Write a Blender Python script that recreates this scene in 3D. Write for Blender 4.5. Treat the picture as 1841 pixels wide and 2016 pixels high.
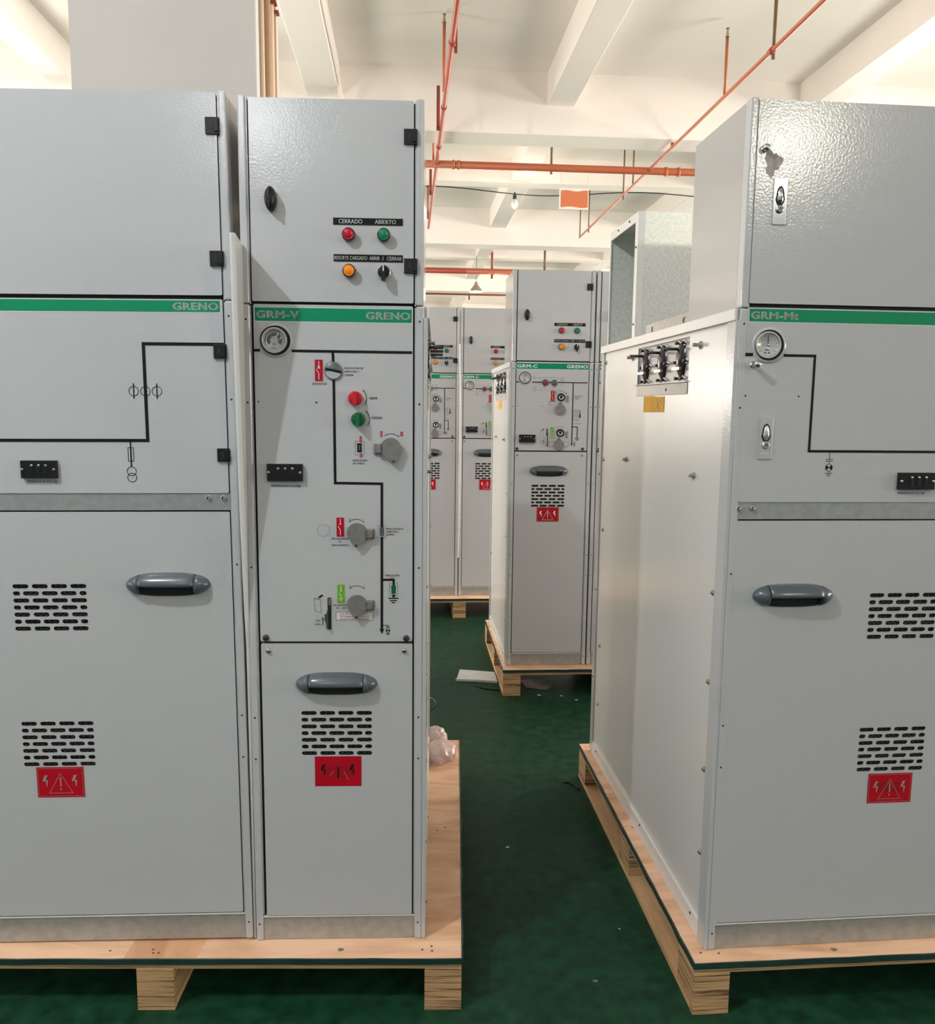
import bpy, bmesh, math, random
from mathutils import Matrix, Vector
for o in list(bpy.data.objects): bpy.data.objects.remove(o)
S = bpy.context.scene; COL = S.collection
random.seed(4)
# ------------------------------------------------------------------ camera
F, YAW, PITCH, ROLL, EYE = 1609.97, .0762, .1277, .0109, 1.4979
cd = bpy.data.cameras.new('camera'); cam = bpy.data.objects.new('camera', cd); COL.objects.link(cam)
cd.sensor_fit = 'HORIZONTAL'; cd.sensor_width = 36; cd.lens = 36 * F / 1841; cd.clip_end = 200; cd.clip_start = .05
fw = Vector((math.sin(YAW) * math.cos(PITCH), math.cos(YAW) * math.cos(PITCH), -math.sin(PITCH)))
rt = Vector((math.cos(YAW), -math.sin(YAW), 0)); up = rt.cross(fw)
r2 = math.cos(ROLL) * rt + math.sin(ROLL) * up; u2 = -math.sin(ROLL) * rt + math.cos(ROLL) * up
cam.matrix_world = Matrix(((r2.x, u2.x, -fw.x, 0), (r2.y, u2.y, -fw.y, 0), (r2.z, u2.z, -fw.z, EYE), (0, 0, 0, 1)))
S.camera = cam
# ------------------------------------------------------------------ world, lights, exposure
w = bpy.data.worlds.new('world'); S.world = w; w.use_nodes = True
w.node_tree.nodes['Background'].inputs[0].default_value = (.84, .92, 1, 1)
w.node_tree.nodes['Background'].inputs[1].default_value = .33
S.view_settings.view_transform = 'Standard'; S.view_settings.look = 'None'; S.view_settings.gamma = 1
S.view_settings.exposure = .3
def light(name, kind, loc, energy, color, rot=(0, 0, 0), **kw):
    l = bpy.data.lights.new(name, kind); l.energy = energy; l.color = color
    for k, v in kw.items(): setattr(l, k, v)
    o = bpy.data.objects.new(name, l); o.location = loc; o.rotation_euler = rot; COL.objects.link(o); return o
light('ceiling_lamp_light', 'POINT', (-2.0, .25, 3.85), 195, (.92, .96, 1), shadow_soft_size=.05)
light('rear_lamp_light', 'POINT', (-1.65, -3.2, 3.85), 55, (.96, .98, 1), shadow_soft_size=.09)
light('rear_lamp_light', 'POINT', (3.56, -3.69, 3.85), 135, (1, .93, .74), shadow_soft_size=.09)
light('far_lamp_light', 'POINT', (1.25, 15, 3.5), 40, (1, .88, .72), shadow_soft_size=.1)
light('middle_lamp_light', 'POINT', (1.23, 9.6, 3.68), 12, (1, .88, .72), shadow_soft_size=.06)
PI = math.pi
for x, y, z, e in ((4.6, 5.4, 1.9, 210), (-3.7, 5.4, 1.9, 260), (6.4, 9.0, 1.9, 110), (-3.9, 10.2, 1.9, 270), (7.5, 13.5, 1.9, 300), (-6.6, 13.0, 1.9, 330), (-7, 17, 2.0, 300), (5, 20.5, 2.0, 260)):
    light('aisle_fill_light', 'POINT', (x, y, z), e, (1, .92, .82), shadow_soft_size=.6)  # unseen fill lights without fixtures, added to brighten the ceiling slab
# daylight through the long window bands of both side walls
for nm, x, y, ry, e in (('daylight_right', 13.8, 9.5, PI * .64, 3000), ('daylight_left', -8.8, 11.5, -PI * .66, 520)):
    light(nm, 'AREA', (x, y, 2.3), e, (1, .90, .81), (0, ry, 0), shape='RECTANGLE', size=2.4, size_y=26)

# ------------------------------------------------------------------ materials
def mat(name, col, rough=.5, metal=0, noise=0, nscale=5, bump=0, bscale=200, col2=None, coat=0, spec=None, emit=None, alpha=None, trans=0):
    m = bpy.data.materials.new(name); m.use_nodes = True; nt = m.node_tree; b = nt.nodes['Principled BSDF']
    c = tuple(col) + (1,)
    b.inputs['Base Color'].default_value = c; b.inputs['Roughness'].default_value = rough; b.inputs['Metallic'].default_value = metal
    if spec is not None: b.inputs['Specular IOR Level'].default_value = spec
    if coat: b.inputs['Coat Weight'].default_value = coat; b.inputs['Coat Roughness'].default_value = .08
    if trans: b.inputs['Transmission Weight'].default_value = trans
    if alpha is not None: b.inputs['Alpha'].default_value = alpha
    tc = nt.nodes.new('ShaderNodeTexCoord')
    if noise or col2:
        n = nt.nodes.new('ShaderNodeTexNoise'); n.inputs['Scale'].default_value = nscale; n.inputs['Detail'].default_value = 5
        nt.links.new(tc.outputs['Object'], n.inputs['Vector'])
        mx = nt.nodes.new('ShaderNodeMix'); mx.data_type = 'RGBA'
        mx.inputs[6].default_value = c
        mx.inputs[7].default_value = tuple(col2) + (1,) if col2 else tuple(max(0, x * (1 - noise)) for x in col) + (1,)
        rp = nt.nodes.new('ShaderNodeValToRGB'); rp.color_ramp.elements[0].position = .38; rp.color_ramp.elements[1].position = .66
        nt.links.new(n.outputs['Fac'], rp.inputs[0]); nt.links.new(rp.outputs[0], mx.inputs[0]); nt.links.new(mx.outputs[2], b.inputs['Base Color'])
    if bump:
        n2 = nt.nodes.new('ShaderNodeTexNoise'); n2.inputs['Scale'].default_value = bscale; n2.inputs['Detail'].default_value = 2
        nt.links.new(tc.outputs['Object'], n2.inputs['Vector'])
        bp = nt.nodes.new('ShaderNodeBump'); bp.inputs['Strength'].default_value = bump; bp.inputs['Distance'].default_value = .001
        nt.links.new(n2.outputs['Fac'], bp.inputs['Height']); nt.links.new(bp.outputs[0], b.inputs['Normal'])
    return m
def wood(name, c1, c2, scale=(3, 26, 26), rough=.6, layered=False):
    m = bpy.data.materials.new(name); m.use_nodes = True; nt = m.node_tree; b = nt.nodes['Principled BSDF']; b.inputs['Roughness'].default_value = rough
    tc = nt.nodes.new('ShaderNodeTexCoord'); mp = nt.nodes.new('ShaderNodeMapping'); mp.inputs['Scale'].default_value = scale
    nt.links.new(tc.outputs['Object'], mp.inputs[0])
    n = nt.nodes.new('ShaderNodeTexNoise'); n.inputs['Scale'].default_value = 1; n.inputs['Detail'].default_value = 8; n.inputs['Roughness'].default_value = .65 if layered else .55
    n.inputs['Distortion'].default_value = .2 if layered else .9
    nt.links.new(mp.outputs[0], n.inputs['Vector'])
    rp = nt.nodes.new('ShaderNodeValToRGB'); e = rp.color_ramp.elements
    e[0].position = .40 if layered else .36; e[0].color = tuple(c2) + (1,); e[1].position = .56 if layered else .6; e[1].color = tuple(c1) + (1,)
    if layered:
        k = e.new(.46); k.color = tuple(x * .6 + y * .4 for x, y in zip(c1, c2)) + (1,)
    nt.links.new(n.outputs['Fac'], rp.inputs[0]); nt.links.new(rp.outputs[0], b.inputs['Base Color'])
    bp = nt.nodes.new('ShaderNodeBump'); bp.inputs['Strength'].default_value = .5 if layered else .15; bp.inputs['Distance'].default_value = .003
    nt.links.new(n.outputs['Fac'], bp.inputs['Height']); nt.links.new(bp.outputs[0], b.inputs['Normal'])
    return m
M = {}
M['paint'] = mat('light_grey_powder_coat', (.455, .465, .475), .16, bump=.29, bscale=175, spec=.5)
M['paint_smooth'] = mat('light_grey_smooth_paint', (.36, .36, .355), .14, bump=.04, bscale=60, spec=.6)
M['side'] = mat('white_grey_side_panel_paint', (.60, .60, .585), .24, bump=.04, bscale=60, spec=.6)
M['white'] = mat('white_gloss_trim', (.66, .66, .64), .25, bump=.1, bscale=150)
M['gap'] = mat('gap_shade_black', (.008, .008, .008), .7)  # flat black standing in for shade in door gaps, holes and recesses
M['black'] = mat('black_plastic', (.008, .008, .009), .38, spec=.3)
M['ink'] = mat('black_ink', (.008, .008, .008), .6, spec=.15)
M['greytext'] = mat('grey_ink', (.05, .05, .05), .5)
M['handle'] = mat('dark_grey_plastic', (.075, .092, .105), .22, bump=.05, bscale=300)
M['hdark'] = mat('handle_recess_shade', (.014, .015, .016), .5)  # darker copy of the handle plastic, shade under the grip put into colour
M['green'] = mat('green_stripe_film', (.0, .22, .10), .5, spec=.2)
M['letter'] = mat('pale_green_white_print', (.62, .68, .64), .4)
M['lgreen'] = mat('light_green_label', (.12, .36, .01), .4)
M['red'] = mat('red_label_film', (.40, .002, .012), .45, spec=.25)
M['dred'] = mat('dark_red_print', (.16, .004, .01), .4)
M['whiteink'] = mat('white_ink', (.8, .8, .8), .5)
M['greyfoil'] = mat('scratched_silver_print', (.35, .33, .3), .35, metal=.3)
M['galv'] = mat('galvanised_steel', (.42, .44, .43), .38, metal=.55, noise=.16, nscale=45, bump=.1, bscale=120)
M['zinc'] = mat('spangled_zinc_sheet', (.74, .77, .73), .36, metal=.35, col2=(.60, .64, .61), nscale=110, bump=.12, bscale=160)
M['steel'] = mat('brushed_steel', (.24, .225, .21), .42, metal=.4, noise=.15, nscale=60)
M['chrome'] = mat('chrome', (.7, .7, .68), .1, metal=1)
M['bolt'] = mat('zinc_bolt', (.42, .42, .40), .25, metal=.9)
M['dbolt'] = mat('dark_steel_screw', (.06, .06, .06), .5, metal=.6)
M['lred'] = mat('red_lens', (.42, .003, .02), .12)
M['lgrn'] = mat('green_lens', (.0, .17, .075), .12)
M['lora'] = mat('orange_lens', (.85, .24, .0), .14)
M['ring'] = mat('dark_bezel', (.03, .02, .02), .25)
M['silver'] = mat('satin_silver_ring', (.6, .6, .6), .3, metal=.7)
M['kred'] = mat('red_knob_plastic', (.52, .003, .014), .35)
M['kgrn'] = mat('green_knob_plastic', (.0, .11, .035), .3)
M['maroon'] = mat('maroon_button', (.16, .03, .05), .35)
M['slate'] = mat('slate_button', (.07, .09, .09), .35)
M['dial'] = mat('gauge_dial', (.42, .43, .42), .2)
M['dark'] = mat('cavity_shade_black', (.004, .004, .004), .9)  # black backing colour standing in for the unlit inside behind the vents
M['mesh'] = mat('expanded_metal', (.18, .18, .17), .4, metal=.5)
M['yellow'] = mat('yellow_sticker', (.66, .34, .008), .6, spec=.15)
M['residue'] = mat('glue_residue', (.40, .36, .34), .6, noise=.3, nscale=90)
M['rubber'] = mat('black_epoxy_bushing', (.012, .009, .008), .25)
M['foam'] = mat('white_foam', (.62, .63, .62), .55, noise=.1, nscale=20, bump=.2, bscale=40)
M['ply'] = wood('orange_plywood', (.86, .55, .36), (.62, .345, .195), (2.6, 11, 20), .5)
M['ply2'] = wood('brown_plywood_plank', (.70, .39, .22), (.52, .27, .14), (12, 3, 20), .5)
M['edge'] = wood('plywood_edge', (.42, .29, .14), (.16, .09, .035), (3, 3, 320), .7, True)
M['block'] = wood('laminated_block_wood', (.50, .31, .145), (.055, .028, .012), (3, 3, 125), .75, True)
M['board'] = wood('pine_board', (.62, .39, .20), (.40, .23, .105), (14, 1.6, 14), .6)
M['strip'] = mat('dark_green_edge_film', (.014, .042, .036), .35, noise=.3, nscale=12)
M['ceil'] = mat('cream_painted_concrete', (.86, .82, .775), .7, noise=.04, nscale=1.2, bump=.15, bscale=20)
M['wall'] = mat('cream_wall_paint', (.86, .79, .72), .7, noise=.03, nscale=1)
M['colm'] = mat('grey_white_column_paint', (.50, .49, .465), .7, noise=.05, nscale=2.5, bump=.1, bscale=30)
M['pipe'] = mat('orange_red_pipe_paint', (.50, .115, .055), .4, col2=(.44, .14, .055), nscale=1.6)
M['piper'] = mat('red_pipe_paint', (.42, .06, .045), .4, col2=(.38, .09, .05), nscale=2)
M['rod'] = mat('olive_steel_rod', (.16, .10, .045), .5)
M['rust'] = mat('rust_red_bracket', (.24, .05, .025), .5)
M['conduit'] = mat('cream_conduit', (.72, .55, .41), .5)
M['conduit2'] = mat('brown_stained_conduit', (.42, .27, .17), .5)
M['signo'] = mat('orange_sign_face', (.60, .17, .065), .5)
M['signw'] = mat('white_sign_frame', (.78, .74, .68), .5)
M['brass'] = mat('dull_aluminium_shade', (.42, .36, .26), .35, metal=.5)
M['glass'] = mat('pearl_bulb_glass', (.75, .74, .66), .1)
M['plastic'] = mat('clear_crumpled_plastic', (.85, .70, .66), .22, alpha=.72, bump=.35, bscale=45, col2=(.75, .5, .48), nscale=18)
M['cardboard'] = mat('grey_card', (.2, .17, .14), .7, noise=.3, nscale=20)
# floor: green epoxy
def floor_mat():
    m = mat('green_epoxy_floor', (.028, .105, .052), .3, spec=.14); nt = m.node_tree; b = nt.nodes['Principled BSDF']
    tc = nt.nodes.new('ShaderNodeTexCoord')
    def nz(s, d):
        n = nt.nodes.new('ShaderNodeTexNoise'); n.inputs['Scale'].default_value = s; n.inputs['Detail'].default_value = d
        nt.links.new(tc.outputs['Object'], n.inputs['Vector']); return n
    a, c = nz(1.7, 6), nz(22, 6)
    rp = nt.nodes.new('ShaderNodeValToRGB'); e = rp.color_ramp.elements
    e[0].position = .35; e[0].color = (.0055, .034, .0155, 1); e[1].position = .7; e[1].color = (.011, .047, .025, 1)
    nt.links.new(a.outputs['Fac'], rp.inputs[0])
    r2_ = nt.nodes.new('ShaderNodeValToRGB'); e = r2_.color_ramp.elements
    e[0].position = .3; e[0].color = (.58, .58, .58, 1); e[1].position = .72; e[1].color = (1.45, 1.45, 1.45, 1)
    nt.links.new(c.outputs['Fac'], r2_.inputs[0])
    mx = nt.nodes.new('ShaderNodeMix'); mx.data_type = 'RGBA'; mx.blend_type = 'MULTIPLY'; mx.inputs[0].default_value = 1
    nt.links.new(rp.outputs[0], mx.inputs[6]); nt.links.new(r2_.outputs[0], mx.inputs[7]); nt.links.new(mx.outputs[2], b.inputs['Base Color'])
    mr = nt.nodes.new('ShaderNodeMapRange'); mr.inputs[3].default_value = .34; mr.inputs[4].default_value = .6
    nt.links.new(c.outputs['Fac'], mr.inputs[0]); nt.links.new(mr.outputs[0], b.inputs['Roughness'])
    bp = nt.nodes.new('ShaderNodeBump'); bp.inputs['Strength'].default_value = .12; bp.inputs['Distance'].default_value = .002
    nt.links.new(a.outputs['Fac'], bp.inputs['Height']); nt.links.new(bp.outputs[0], b.inputs['Normal'])
    return m
M['floor'] = floor_mat()

# ------------------------------------------------------------------ mesh builder
class MB:
    def __init__(s, zo=0, T=None): s.v = []; s.f = []; s.mi = []; s.mats = []; s.sm = []; s.zo = zo; s.T = T; s.frame = None
    def m(s, name):
        if name not in s.mats: s.mats.append(name)
        return s.mats.index(name)
    def pt(s, p):
        p = Vector(p)
        if s.frame: p = s.frame(p)
        s.v.append((p.x, p.y, p.z + s.zo)); return len(s.v) - 1
    def face(s, idx, m, smooth=False): s.f.append(idx); s.mi.append(s.m(m)); s.sm.append(smooth)
    def box(s, x0, x1, y0, y1, z0, z1, m):
        i = [s.pt(p) for p in ((x0, y0, z0), (x1, y0, z0), (x1, y1, z0), (x0, y1, z0), (x0, y0, z1), (x1, y0, z1), (x1, y1, z1), (x0, y1, z1))]
        for q in ((0, 3, 2, 1), (4, 5, 6, 7), (0, 1, 5, 4), (1, 2, 6, 5), (2, 3, 7, 6), (3, 0, 4, 7)): s.face([i[k] for k in q], m)
    def prism(s, pts, y0, y1, m, m2=None):          # polygon in x,z extruded along y
        a = [s.pt((x, y0, z)) for x, z in pts]; b = [s.pt((x, y1, z)) for x, z in pts]; n = len(pts)
        s.face(a, m); s.face(b[::-1], m2 or m)
        for k in range(n): s.face([a[k], b[k], b[(k + 1) % n], a[(k + 1) % n]], m2 or m)
    def flat(s, pts, y, m): s.face([s.pt((x, y, z)) for x, z in pts], m)
    def tube(s, pts, r, m, seg=10, cap=True):
        pts = [Vector(p) for p in pts]; rings = []
        for i, p in enumerate(pts):
            d = (pts[min(i + 1, len(pts) - 1)] - pts[max(i - 1, 0)]).normalized()
            a = d.orthogonal().normalized() if i == 0 else (rings_a - d * rings_a.dot(d)).normalized()
            rings_a = a; b = d.cross(a); rr = r[i] if isinstance(r, (list, tuple)) else r
            rings.append([s.pt(p + (a * math.cos(t) + b * math.sin(t)) * rr) for t in (2 * PI * k / seg for k in range(seg))])
        for A, B in zip(rings, rings[1:]):
            for k in range(seg): s.face([A[k], A[(k + 1) % seg], B[(k + 1) % seg], B[k]], m, True)
        if cap: s.face(rings[0][::-1], m); s.face(rings[-1], m)
    def lathe(s, cx, cz, prof, seg=28, y=0):        # prof: (radius, protrusion towards viewer, material)
        prev = None
        for r, d, m in prof:
            ring = [s.pt((cx + r * math.cos(t), y - d, cz + r * math.sin(t))) for t in (2 * PI * k / seg for k in range(seg))] if r > 1e-6 else [s.pt((cx, y - d, cz))]
            if prev:
                for k in range(seg):
                    if len(ring) == 1: s.face([prev[k], prev[(k + 1) % seg], ring[0]], m, True)
                    elif len(prev) == 1: s.face([prev[0], ring[k], ring[(k + 1) % seg]], m, True)
                    else: s.face([prev[k], prev[(k + 1) % seg], ring[(k + 1) % seg], ring[k]], m, abs(d - pd) > 1e-5 and abs(r - pr) > 1e-5)
            prev = ring; pr, pd = r, d
    def line(s, pts, wd, m, y=-.0006, th=0):        # mitred stroke on the front plane
        L = []; R = []
        for i, p in enumerate(pts):
            p = Vector(p); d0 = (p - Vector(pts[i - 1])).normalized() if i else None
            d1 = (Vector(pts[i + 1]) - p).normalized() if i < len(pts) - 1 else None
            if d0 is None: n = Vector((-d1.y, d1.x)); k = 1
            elif d1 is None: n = Vector((-d0.y, d0.x)); k = 1
            else:
                n0 = Vector((-d0.y, d0.x)); n1 = Vector((-d1.y, d1.x)); n = (n0 + n1).normalized(); k = 1 / max(.3, n.dot(n0))
            L.append(s.pt((p.x + n.x * wd / 2 * k, y, p.y + n.y * wd / 2 * k))); R.append(s.pt((p.x - n.x * wd / 2 * k, y, p.y - n.y * wd / 2 * k)))
        for i in range(len(pts) - 1): s.face([L[i], L[i + 1], R[i + 1], R[i]], m)
    def rect(s, x0, x1, z0, z1, m, y=-.0005): s.flat(((x0, z0), (x1, z0), (x1, z1), (x0, z1)), y, m)
    def frame_rect(s, x0, x1, z0, z1, wd, m, y=-.0006):
        s.rect(x0, x1, z0, z0 + wd, m, y); s.rect(x0, x1, z1 - wd, z1, m, y); s.rect(x0, x0 + wd, z0, z1, m, y); s.rect(x1 - wd, x1, z0, z1, m, y)
    def circle(s, cx, cz, r, wd, m, y=-.0006, a0=0, a1=2 * PI, seg=28):
        o = [s.pt((cx + (r + wd / 2) * math.cos(a0 + (a1 - a0) * k / seg), y, cz + (r + wd / 2) * math.sin(a0 + (a1 - a0) * k / seg))) for k in range(seg + 1)]
        i = [s.pt((cx + (r - wd / 2) * math.cos(a0 + (a1 - a0) * k / seg), y, cz + (r - wd / 2) * math.sin(a0 + (a1 - a0) * k / seg))) for k in range(seg + 1)]
        for k in range(seg): s.face([o[k], o[k + 1], i[k + 1], i[k]], m)
    def disc(s, cx, cz, r, m, y=-.0006, seg=24, a0=0, a1=2 * PI):
        p = [(cx + r * math.cos(a0 + (a1 - a0) * k / seg), cz + r * math.sin(a0 + (a1 - a0) * k / seg)) for k in range(seg + (a1 - a0 < 6.2))]
        if a1 - a0 < 6.2: p.append((cx, cz))
        s.flat(p, y, m)
    def arrow_arc(s, cx, cz, r, a0, a1, wd, m, head=.004, both=False):
        s.circle(cx, cz, r, wd, m, a0=a0, a1=a1, seg=14)
        for a, sg in ((a1, 1),) + (((a0, -1),) if both else ()):
            d = Vector((-math.sin(a), math.cos(a))) * sg * (1 if a1 > a0 else -1); n = Vector((math.cos(a), math.sin(a))); c = Vector((cx, cz)) + n * r
            s.flat([tuple(c + d * head), tuple(c + n * head * .5), tuple(c - n * head * .5)], -.0006, m)
    def text(s, t, x0, x1, zc, h, m, y=-.0008, bold=0, align='FIT'):
        if m == 'greytext' and not bold: bold = .014
        V, Fc, (a0, a1) = glyphs(t, bold)
        if not V: return
        k = h / .7 if not bold else h / .72
        kx = (x1 - x0) / (a1 - a0) if align == 'FIT' else k
        off = len(s.v)
        for x, z in V: s.pt((x0 + (x - a0) * kx, y, zc + (z - .35) * k))
        for f in Fc: s.face([off + i for i in f], m)
    def build(s, name, parent=None, bevel=0, seg=2, fix=True):
        me = bpy.data.meshes.new(name); me.from_pydata(s.v, [], s.f)
        for k in s.mats: me.materials.append(M[k])
        for p, a, b in zip(me.polygons, s.mi, s.sm): p.material_index = a; p.use_smooth = b
        if fix:
            bm = bmesh.new(); bm.from_mesh(me); bmesh.ops.recalc_face_normals(bm, faces=bm.faces); bm.to_mesh(me); bm.free()
        o = bpy.data.objects.new(name, me); COL.objects.link(o); o.parent = parent
        if bevel:
            b = o.modifiers.new('bevel', 'BEVEL'); b.width = bevel; b.segments = seg; b.limit_method = 'ANGLE'
        return o
_g = {}
def glyphs(t, bold):
    if (t, bold) in _g: return _g[(t, bold)]
    c = bpy.data.curves.new('t', 'FONT'); c.body = t; c.resolution_u = 3; c.size = 1
    if bold > .02: c.space_character = 1.1
    o = bpy.data.objects.new('t', c); COL.objects.link(o)
    dg = bpy.context.evaluated_depsgraph_get(); me = bpy.data.meshes.new_from_object(o.evaluated_get(dg))
    V = [(v.co.x, v.co.y) for v in me.vertices]; Fc = [list(p.vertices) for p in me.polygons]
    if bold and V:
        n = len(V); V0, F0 = V, Fc; V, Fc = [], []
        for k, (dx, dz) in enumerate(((-1, 0), (1, 0), (0, 1), (0, -1), (-.7, .7), (.7, .7), (-.7, -.7), (.7, -.7)) if bold > .02 else ((-1, 0), (1, 0))):
            V += [(x + dx * bold, z + dz * bold * .6) for x, z in V0]; Fc += [[i + k * n for i in f] for f in F0]
    xs = [a for a, _ in V] or [0, 1]
    bpy.data.objects.remove(o); bpy.data.curves.remove(c); bpy.data.meshes.remove(me)
    _g[(t, bold)] = (V, Fc, (min(xs), max(xs))); return _g[(t, bold)]
_p = {}
def plate_data(x0, x1, z0, z1, holes, th, rad):
    c = bpy.data.curves.new('p', 'CURVE'); c.dimensions = '2D'; c.fill_mode = 'BOTH'; c.extrude = th / 2
    outer = []
    for cx, cz, a in ((x1 - rad, z1 - rad, 0), (x0 + rad, z1 - rad, 90), (x0 + rad, z0 + rad, 180), (x1 - rad, z0 + rad, 270)):
        for k in range(4): t = math.radians(a + 30 * k); outer.append((cx + rad * math.cos(t), cz + rad * math.sin(t)))
    for P in [outer] + holes:
        sp = c.splines.new('POLY'); sp.points.add(len(P) - 1); sp.use_cyclic_u = True
        for q, (x, z) in zip(sp.points, P): q.co = (x, z, 0, 1)
    o = bpy.data.objects.new('p', c); COL.objects.link(o)
    dg = bpy.context.evaluated_depsgraph_get(); me = bpy.data.meshes.new_from_object(o.evaluated_get(dg))
    V = [tuple(v.co) for v in me.vertices]; Fc = [list(p.vertices) for p in me.polygons]
    bpy.data.objects.remove(o); bpy.data.curves.remove(c); bpy.data.meshes.remove(me)
    return V, Fc
def add_plate(mb, x0, x1, z0, z1, m, holes=(), th=.0025, y=0, rad=.003):
    V, Fc = plate_data(x0, x1, z0, z1, list(holes), th, rad); off = len(mb.v)
    for a, b, c in V: mb.pt((a, y + th / 2 - c, b))
    for f in Fc: mb.face([off + i for i in f], m)
def tag(o, label=None, cat=None, group=None, kind=None):
    for k, v in (('label', label), ('category', cat), ('group', group), ('kind', kind)):
        if v: o[k] = v
    return o
def empty(name, loc, rz=0, ry=0):
    o = bpy.data.objects.new(name, None); o.empty_display_size = .1; o.location = loc; o.rotation_euler = (0, ry, rz); COL.objects.link(o); return o
def copy_tree(o, parent=None, skip=()):
    c = o.copy(); COL.objects.link(c); c.parent = parent
    for ch in o.children:
        if ch.name.split('.')[0] not in skip: copy_tree(ch, c)
    return c

# ------------------------------------------------------------------ the room
SL = 4.45
b = MB(); b.box(-9, 14, -6, 24, -.1, 0, 'floor'); tag(b.build('floor'), kind='structure')
b = MB(); b.box(-9, 14, -6, 24, SL, SL + .2, 'ceil'); ceil = tag(b.build('ceiling'), kind='structure')
for y in (-2.43, 2.60, 7.62, 12.65, 17.68):
    b = MB(); b.box(-9, 14, y, y + .34, 3.92, SL + .01, 'ceil'); b.build('beam', ceil, .008)
for y in (-4.9, .1, 5.1, 10.13, 15.15, 20.2):
    b = MB(); b.box(-9, 14, y, y + .25, 4.165, SL + .01, 'ceil'); b.build('beam', ceil, .008)
for x0, x1 in ((-7.4, -7.15), (-5.2, -4.95), (-3.0, -2.79), (-.86, -.58), (1.255, 1.50), (3.58, 3.82), (5.8, 6.05), (8.0, 8.25), (10.2, 10.45), (12.4, 12.65)):
    b = MB(); b.box(x0, x1, -6, 24, 4.17, SL + .01, 'ceil'); b.build('beam', ceil, .008)
b = MB(); b.box(-9, 14, 24, 24.2, 0, SL, 'wall'); tag(b.build('wall_far'), kind='structure')
def side_wall(name, x, n0):
    b = MB(); x0, x1 = (x, x + .2) if x > 0 else (x - .2, x)
    b.box(x0, x1, -6, 24, 0, 1.1, 'wall'); b.box(x0, x1, -6, 24, 3.5, SL, 'wall')
    ys = [-6, -.5, 4.5, 9.5, 14.5, 19.5, 24]
    for y in ys: b.box(x0, x1, max(-6, y - .2), min(24, y + .2), 1.1, 3.5, 'wall')
    tag(b.build(name), kind='structure')
    for i, (a, c) in enumerate(zip(ys, ys[1:])):
        b = MB()
        for k in range(5): yy = a + .2 + (c - a - .4) * k / 4; b.box(x0 + .07, x0 + .13, yy - .03, yy + .03, 1.1, 3.5, 'white')
        for z in (1.13, 2.3, 3.47): b.box(x0 + .07, x0 + .13, a + .2, c - .2, z - .03, z + .03, 'white')
        tag(b.build('window_%d' % (n0 + i)), kind='structure')
side_wall('wall_right', 13.99, 1); side_wall('wall_left', -8.99, 7)
b = MB(); b.box(-1.496, -.676, 4.0, 4.68, 0, SL, 'colm'); tag(b.build('wall_column', bevel=.006), kind='structure')

# ------------------------------------------------------------------ cabinet parts
ZP, ZS, ZT = .1385, 1.7285, 2.186
ZO = -ZP
def slots(x0, z1):
    W_, sl, h, gap, out = .174, .038, .0106, (.174 - 4 * .038) / 3, []
    pit = (.1145 - h) / 6
    for r in range(7):
        zc = z1 - h / 2 - r * pit
        if r % 2 == 0: L = [(x0 + k * (sl + gap), x0 + k * (sl + gap) + sl) for k in range(4)]
        else:
            hs = .0175; L = [(x0, x0 + hs)]; s0 = x0 + hs + (gap - .0028)
            st = (W_ - 2 * hs - 3 * sl) / 4
            for k in range(3): a = x0 + hs + st + k * (sl + st); L.append((a, a + sl))
            L.append((x0 + W_ - hs, x0 + W_))
        for a, c in L:
            rr = h / 2; P = []
            for k in range(7): t = -PI / 2 + PI * k / 6; P.append((c - rr + rr * math.cos(t), zc + rr * math.sin(t)))
            for k in range(7): t = PI / 2 + PI * k / 6; P.append((a + rr + rr * math.cos(t), zc + rr * math.sin(t)))
            out.append(P)
    return out
def vent_mesh(parent, x0, z1):
    b = MB(ZO); z0 = z1 - .1145
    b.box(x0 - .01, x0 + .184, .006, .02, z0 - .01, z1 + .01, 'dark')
    n, wd = 12, .174 / 26
    for r in range(10):
        za = z0 + .0125 * r - .002; P = [(x0 + k * wd, za + (.0075 if (k + r) % 2 else 0)) for k in range(27)]
        b.line(P, .0007, 'mesh', y=.0045)
    b.build('vent_mesh', parent, fix=False)
def door(name, parent, x0, x1, z0, z1, vents=(), y=0, m='paint'):
    b = MB(ZO); H = []
    for v in vents: H += slots(*v)
    add_plate(b, x0, x1, z0, z1, m, H, .0022, y, .004)
    t = .0022
    b.box(x0 + .0012, x0 + .0032, y + t, y + .02, z0 + .001, z1 - .001, m); b.box(x1 - .0032, x1 - .0012, y + t, y + .02, z0 + .001, z1 - .001, m)
    b.box(x0 + .0032, x1 - .0032, y + t, y + .02, z0 + .001, z0 + .003, m); b.box(x0 + .0032, x1 - .0032, y + t, y + .02, z1 - .003, z1 - .001, m)
    o = b.build(name, parent, .0009)
    for v in vents: vent_mesh(o, *v)
    return o
def lamp(p, x, z, lens):
    b = MB(ZO); b.lathe(x, z, [(.0155, 0, 'silver'), (.0155, .004, 'silver'), (.0150, .006, 'ring'), (.0150, .013, lens), (.0140, .0155, 'ring'), (.0122, .0165, 'ring'), (.0118, .016, lens), (.009, .0178, lens), (0, .019, lens)])
    b.build('indicator_lamp', p)
def rotary(p, x, z):
    b = MB(ZO); b.lathe(x, z, [(.0165, 0, 'silver'), (.0165, .005, 'silver'), (.0140, .008, 'silver'), (.0135, .0075, 'black'), (.0125, .012, 'black'), (0, .012, 'black')])
    b.prism([(x - .0035, z + .012), (x + .0035, z + .012), (x + .0042, z - .022), (x - .0042, z - .022)], -.026, -.010, 'black')
    b.box(x - .0012, x + .0012, -.0265, -.0255, z - .001, z + .012, 'whiteink')
    b.build('rotary_switch', p, .001)
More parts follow.
